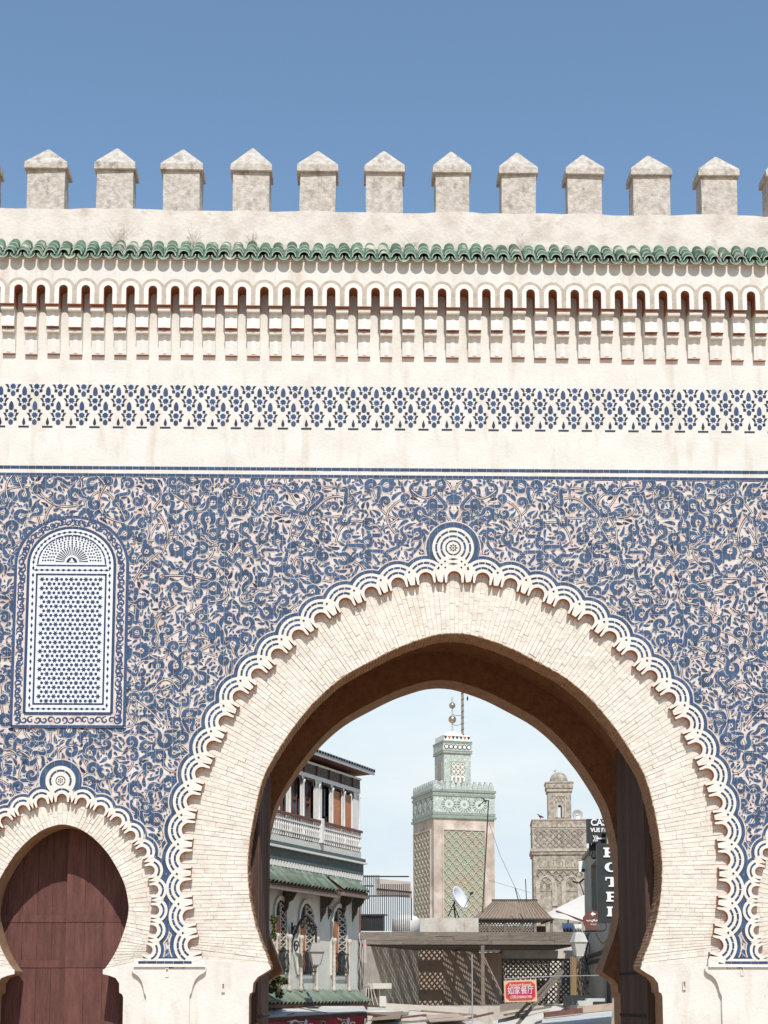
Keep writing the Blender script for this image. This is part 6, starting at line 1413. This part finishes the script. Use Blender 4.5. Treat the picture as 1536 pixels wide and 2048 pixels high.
for (x0, y0, x1, y1, Ya, Yb, lab, tx, tpx, tpy) in ((520, 2045, 643, 2040, 12.2, 12.8, 'red drinks banner with white script, left of the two', 'Cola', 601, 2050), (652, 2038, 727, 2032, 12.85, 13.2, 'red drinks banner with white script, right of the two', 'Cola', 686, 2046)):
    t = thing('red_banner', lab, 'banner', P((x0 + x1) / 2, 2110, Ya), 'red banners under the sheet canopy'); b = MB(); n = 14
    for i in range(n + 1):
        f = i / n; a = P(x0, y0, Ya).lerp(P(x1, y1, Yb), f); d = .02 * math.sin(i * 1.3); b.v += [(a.x, a.y + d, a.z), (a.x, a.y + d * 2, a.z - .9)]
    for i in range(n): b.f.append((2 * i, 2 * i + 1, 2 * i + 3, 2 * i + 2)); b.m.append(0)
    o = b.build('cloth', ['red_cloth'], t, True); o.modifiers.new('thick', 'SOLIDIFY').thickness = .008
    c = P(tpx, tpy, (Ya + Yb) / 2); kk = (32.7) / 3000; b = MB(); off = Vector((0, -.06, 0))
    def stroke(p, w): b.tube([c + off + Vector((x * kk, 0, z * kk)) for x, z in p], [w * kk * (0.5 + .5 * math.sin(math.pi * (i + .5) / len(p))) for i in range(len(p))], 5)
    stroke([(-10 + 9 * math.cos(t_), -2 + 11 * math.sin(t_)) for t_ in [.6 + i * .35 for i in range(15)]], 2.2)   # a flowing C and what follows it
    stroke([(2 + 4.4 * math.cos(t_), -4 + 6 * math.sin(t_)) for t_ in [i * .45 for i in range(15)]], 1.6)
    stroke([(8, -8), (9, 4), (11, 11), (12.5, 8), (11, -2), (12, -9), (15, -8)], 1.7)
    stroke([(19 + 4 * math.cos(t_), -4 + 6 * math.sin(t_)) for t_ in [i * .45 for i in range(15)]], 1.6); stroke([(23, 3), (23.5, -8), (26, -9)], 1.6); stroke([(-26, 6.5), (-14, 8), (-2, 6), (8, 7)], 1.0)
    b.build('white_script', ['sign_white'], t)
b = MB(); pA = P(647, 2044, 12.83); b.bar(pA, pA - Vector((0, 0, 1.2)), .05); tag(b.build('banner_post', ['iron']), 'dark post in the gap between the two red banners', 'post')
sheetroof('cream_roof', 'cream flat roof edge at the bottom centre below the pergola', [P(735, 2085, 9.5), P(1012, 2075, 9.5), P(925, 2020, 20), P(735, 2014, 20)], 'stucco_dirty', .12, 'roof')
b = MB(); b.bar(P(775, 2016, 19.6) + Vector((0, 0, .05)), P(940, 2026, 18) + Vector((0, 0, .05)), .16, .14); tag(b.build('roof_kerb', ['canvas']), 'raised cream kerb along the edge of the low roof', 'kerb')
b = MB(); b.lathe([(.75, -.12), (.8, -.04), (.78, 0)], P(755, 2020, 17.5), 18); tag(b.build('round_slab', ['sheet']), 'round grey slab lying on the low roof at the left', 'slab')
sheetroof('white_awning', 'long white awning roof rising to the right below the red sign', [P(985, 2064, 14.6), P(1130, 2030, 15.0), P(1130, 2006, 19.0), P(985, 2042, 18.5)], 'canvas', .06)
sheetroof('stall_canopy', 'pale stall canopy at the bottom right beside the great door', [P(1080, 2056, 12.6), P(1222, 2040, 12.6), P(1226, 2012, 16.0), P(1090, 2024, 16.0)], 'sheet', .10)
b = MB(); b.bar(P(1088, 2030, 14.4), P(1165, 2021, 14.6), .05, .12); tag(b.build('dark_fascia', ['eave_wood']), 'dark wooden fascia board of the stall canopy', 'board')
b = MB(); b.bar(P(1165, 2018, 14.8), P(1228, 2012, 14.8), .05, .14); tag(b.build('rusty_board', ['mud']), 'rusty brown board on the stall canopy at the right', 'board')
q = random.Random(40)
for i, (xa, ya, xb, yb, Y, where) in enumerate(((760, 2040, 850, 2030, 15, 'left of the cream roof'), (800, 2046, 905, 2036, 14, 'across the middle of the cream roof'), (905, 2044, 985, 2026, 15, 'near the thin pole'), (1010, 2030, 1100, 2014, 17, 'below the red sign'),
        (735, 2028, 800, 2036, 15, 'beside the round slab'), (845, 2022, 950, 2030, 17, 'along the kerb'))):
    b = MB(); b.bar(P(xa, ya, Y), P(xb, yb, Y + .6), q.uniform(.10, .2), .04); tag(b.build('loose_plank', ['grey_wood' if i % 2 else 'eave_wood']), 'loose weathered plank lying on the low roofs ' + where, 'plank', 'loose planks on the low roofs')
for i, (cs, m, lab) in enumerate((([(742, 2044, 14), (800, 2040, 14), (806, 2026, 17), (750, 2028, 17)], 'brown_sheet', 'rusty brown metal sheet on the low roof at the left'), ([(860, 2048, 13.5), (940, 2043, 13.5), (915, 2031, 16), (850, 2034, 16)], 'mud', 'dark brown tarpaulin sheet on the cream roof'),
        ([(1000, 2026, 17), (1060, 2018, 17), (1050, 2008, 20), (1000, 2012, 20)], 'brown_sheet', 'brown sheet roof under the red sign'))): sheetroof('loose_sheet', lab, [P(*c) + Vector((0, 0, .05)) for c in cs], m, .02, 'sheet')
for i in range(9):
    p = P(1140 + q.uniform(0, 75), 2006 + q.uniform(-5, 3), 16 + q.uniform(-1, 2)); b = MB(); s_ = q.uniform(.10, .28); b.hexa([p + Vector((q.uniform(-.05, .05) + a * s_, c * s_, d * s_ * .5)) for d in (-1, 1) for a, c in ((-1, -1), (1, -1), (1, 1), (-1, 1))])
    tag(b.build('roof_rubble', ['sign_black' if i % 3 else 'sheet']), 'dark lump of rubble lying on the low roof below the hotel', 'rubble', 'rubble on the low roof')
b = MB(); b.box(P(1130, 2012, 17).x, P(1245, 2012, 17).x, 15, 21, 0, P(1190, 2010, 17).z); tag(b.build('low_shop', ['olive_wall']), 'low olive shop block below the hotel signs', 'building')

bpy.context.view_layer.update(); dg = bpy.context.evaluated_depsgraph_get()
for o in LET:                           # lettering becomes plain meshes
    me = bpy.data.meshes.new_from_object(o.evaluated_get(dg)); n = bpy.data.objects.new('lettering_mesh', me); col.objects.link(n)
    n.parent = o.parent; n.matrix_parent_inverse = o.matrix_parent_inverse.copy(); n.location = o.location; n.rotation_euler = o.rotation_euler; n.scale = o.scale
    bpy.data.objects.remove(o)
for o in bpy.data.objects:
    if o.name.startswith('lettering_mesh'): o.name = 'lettering'
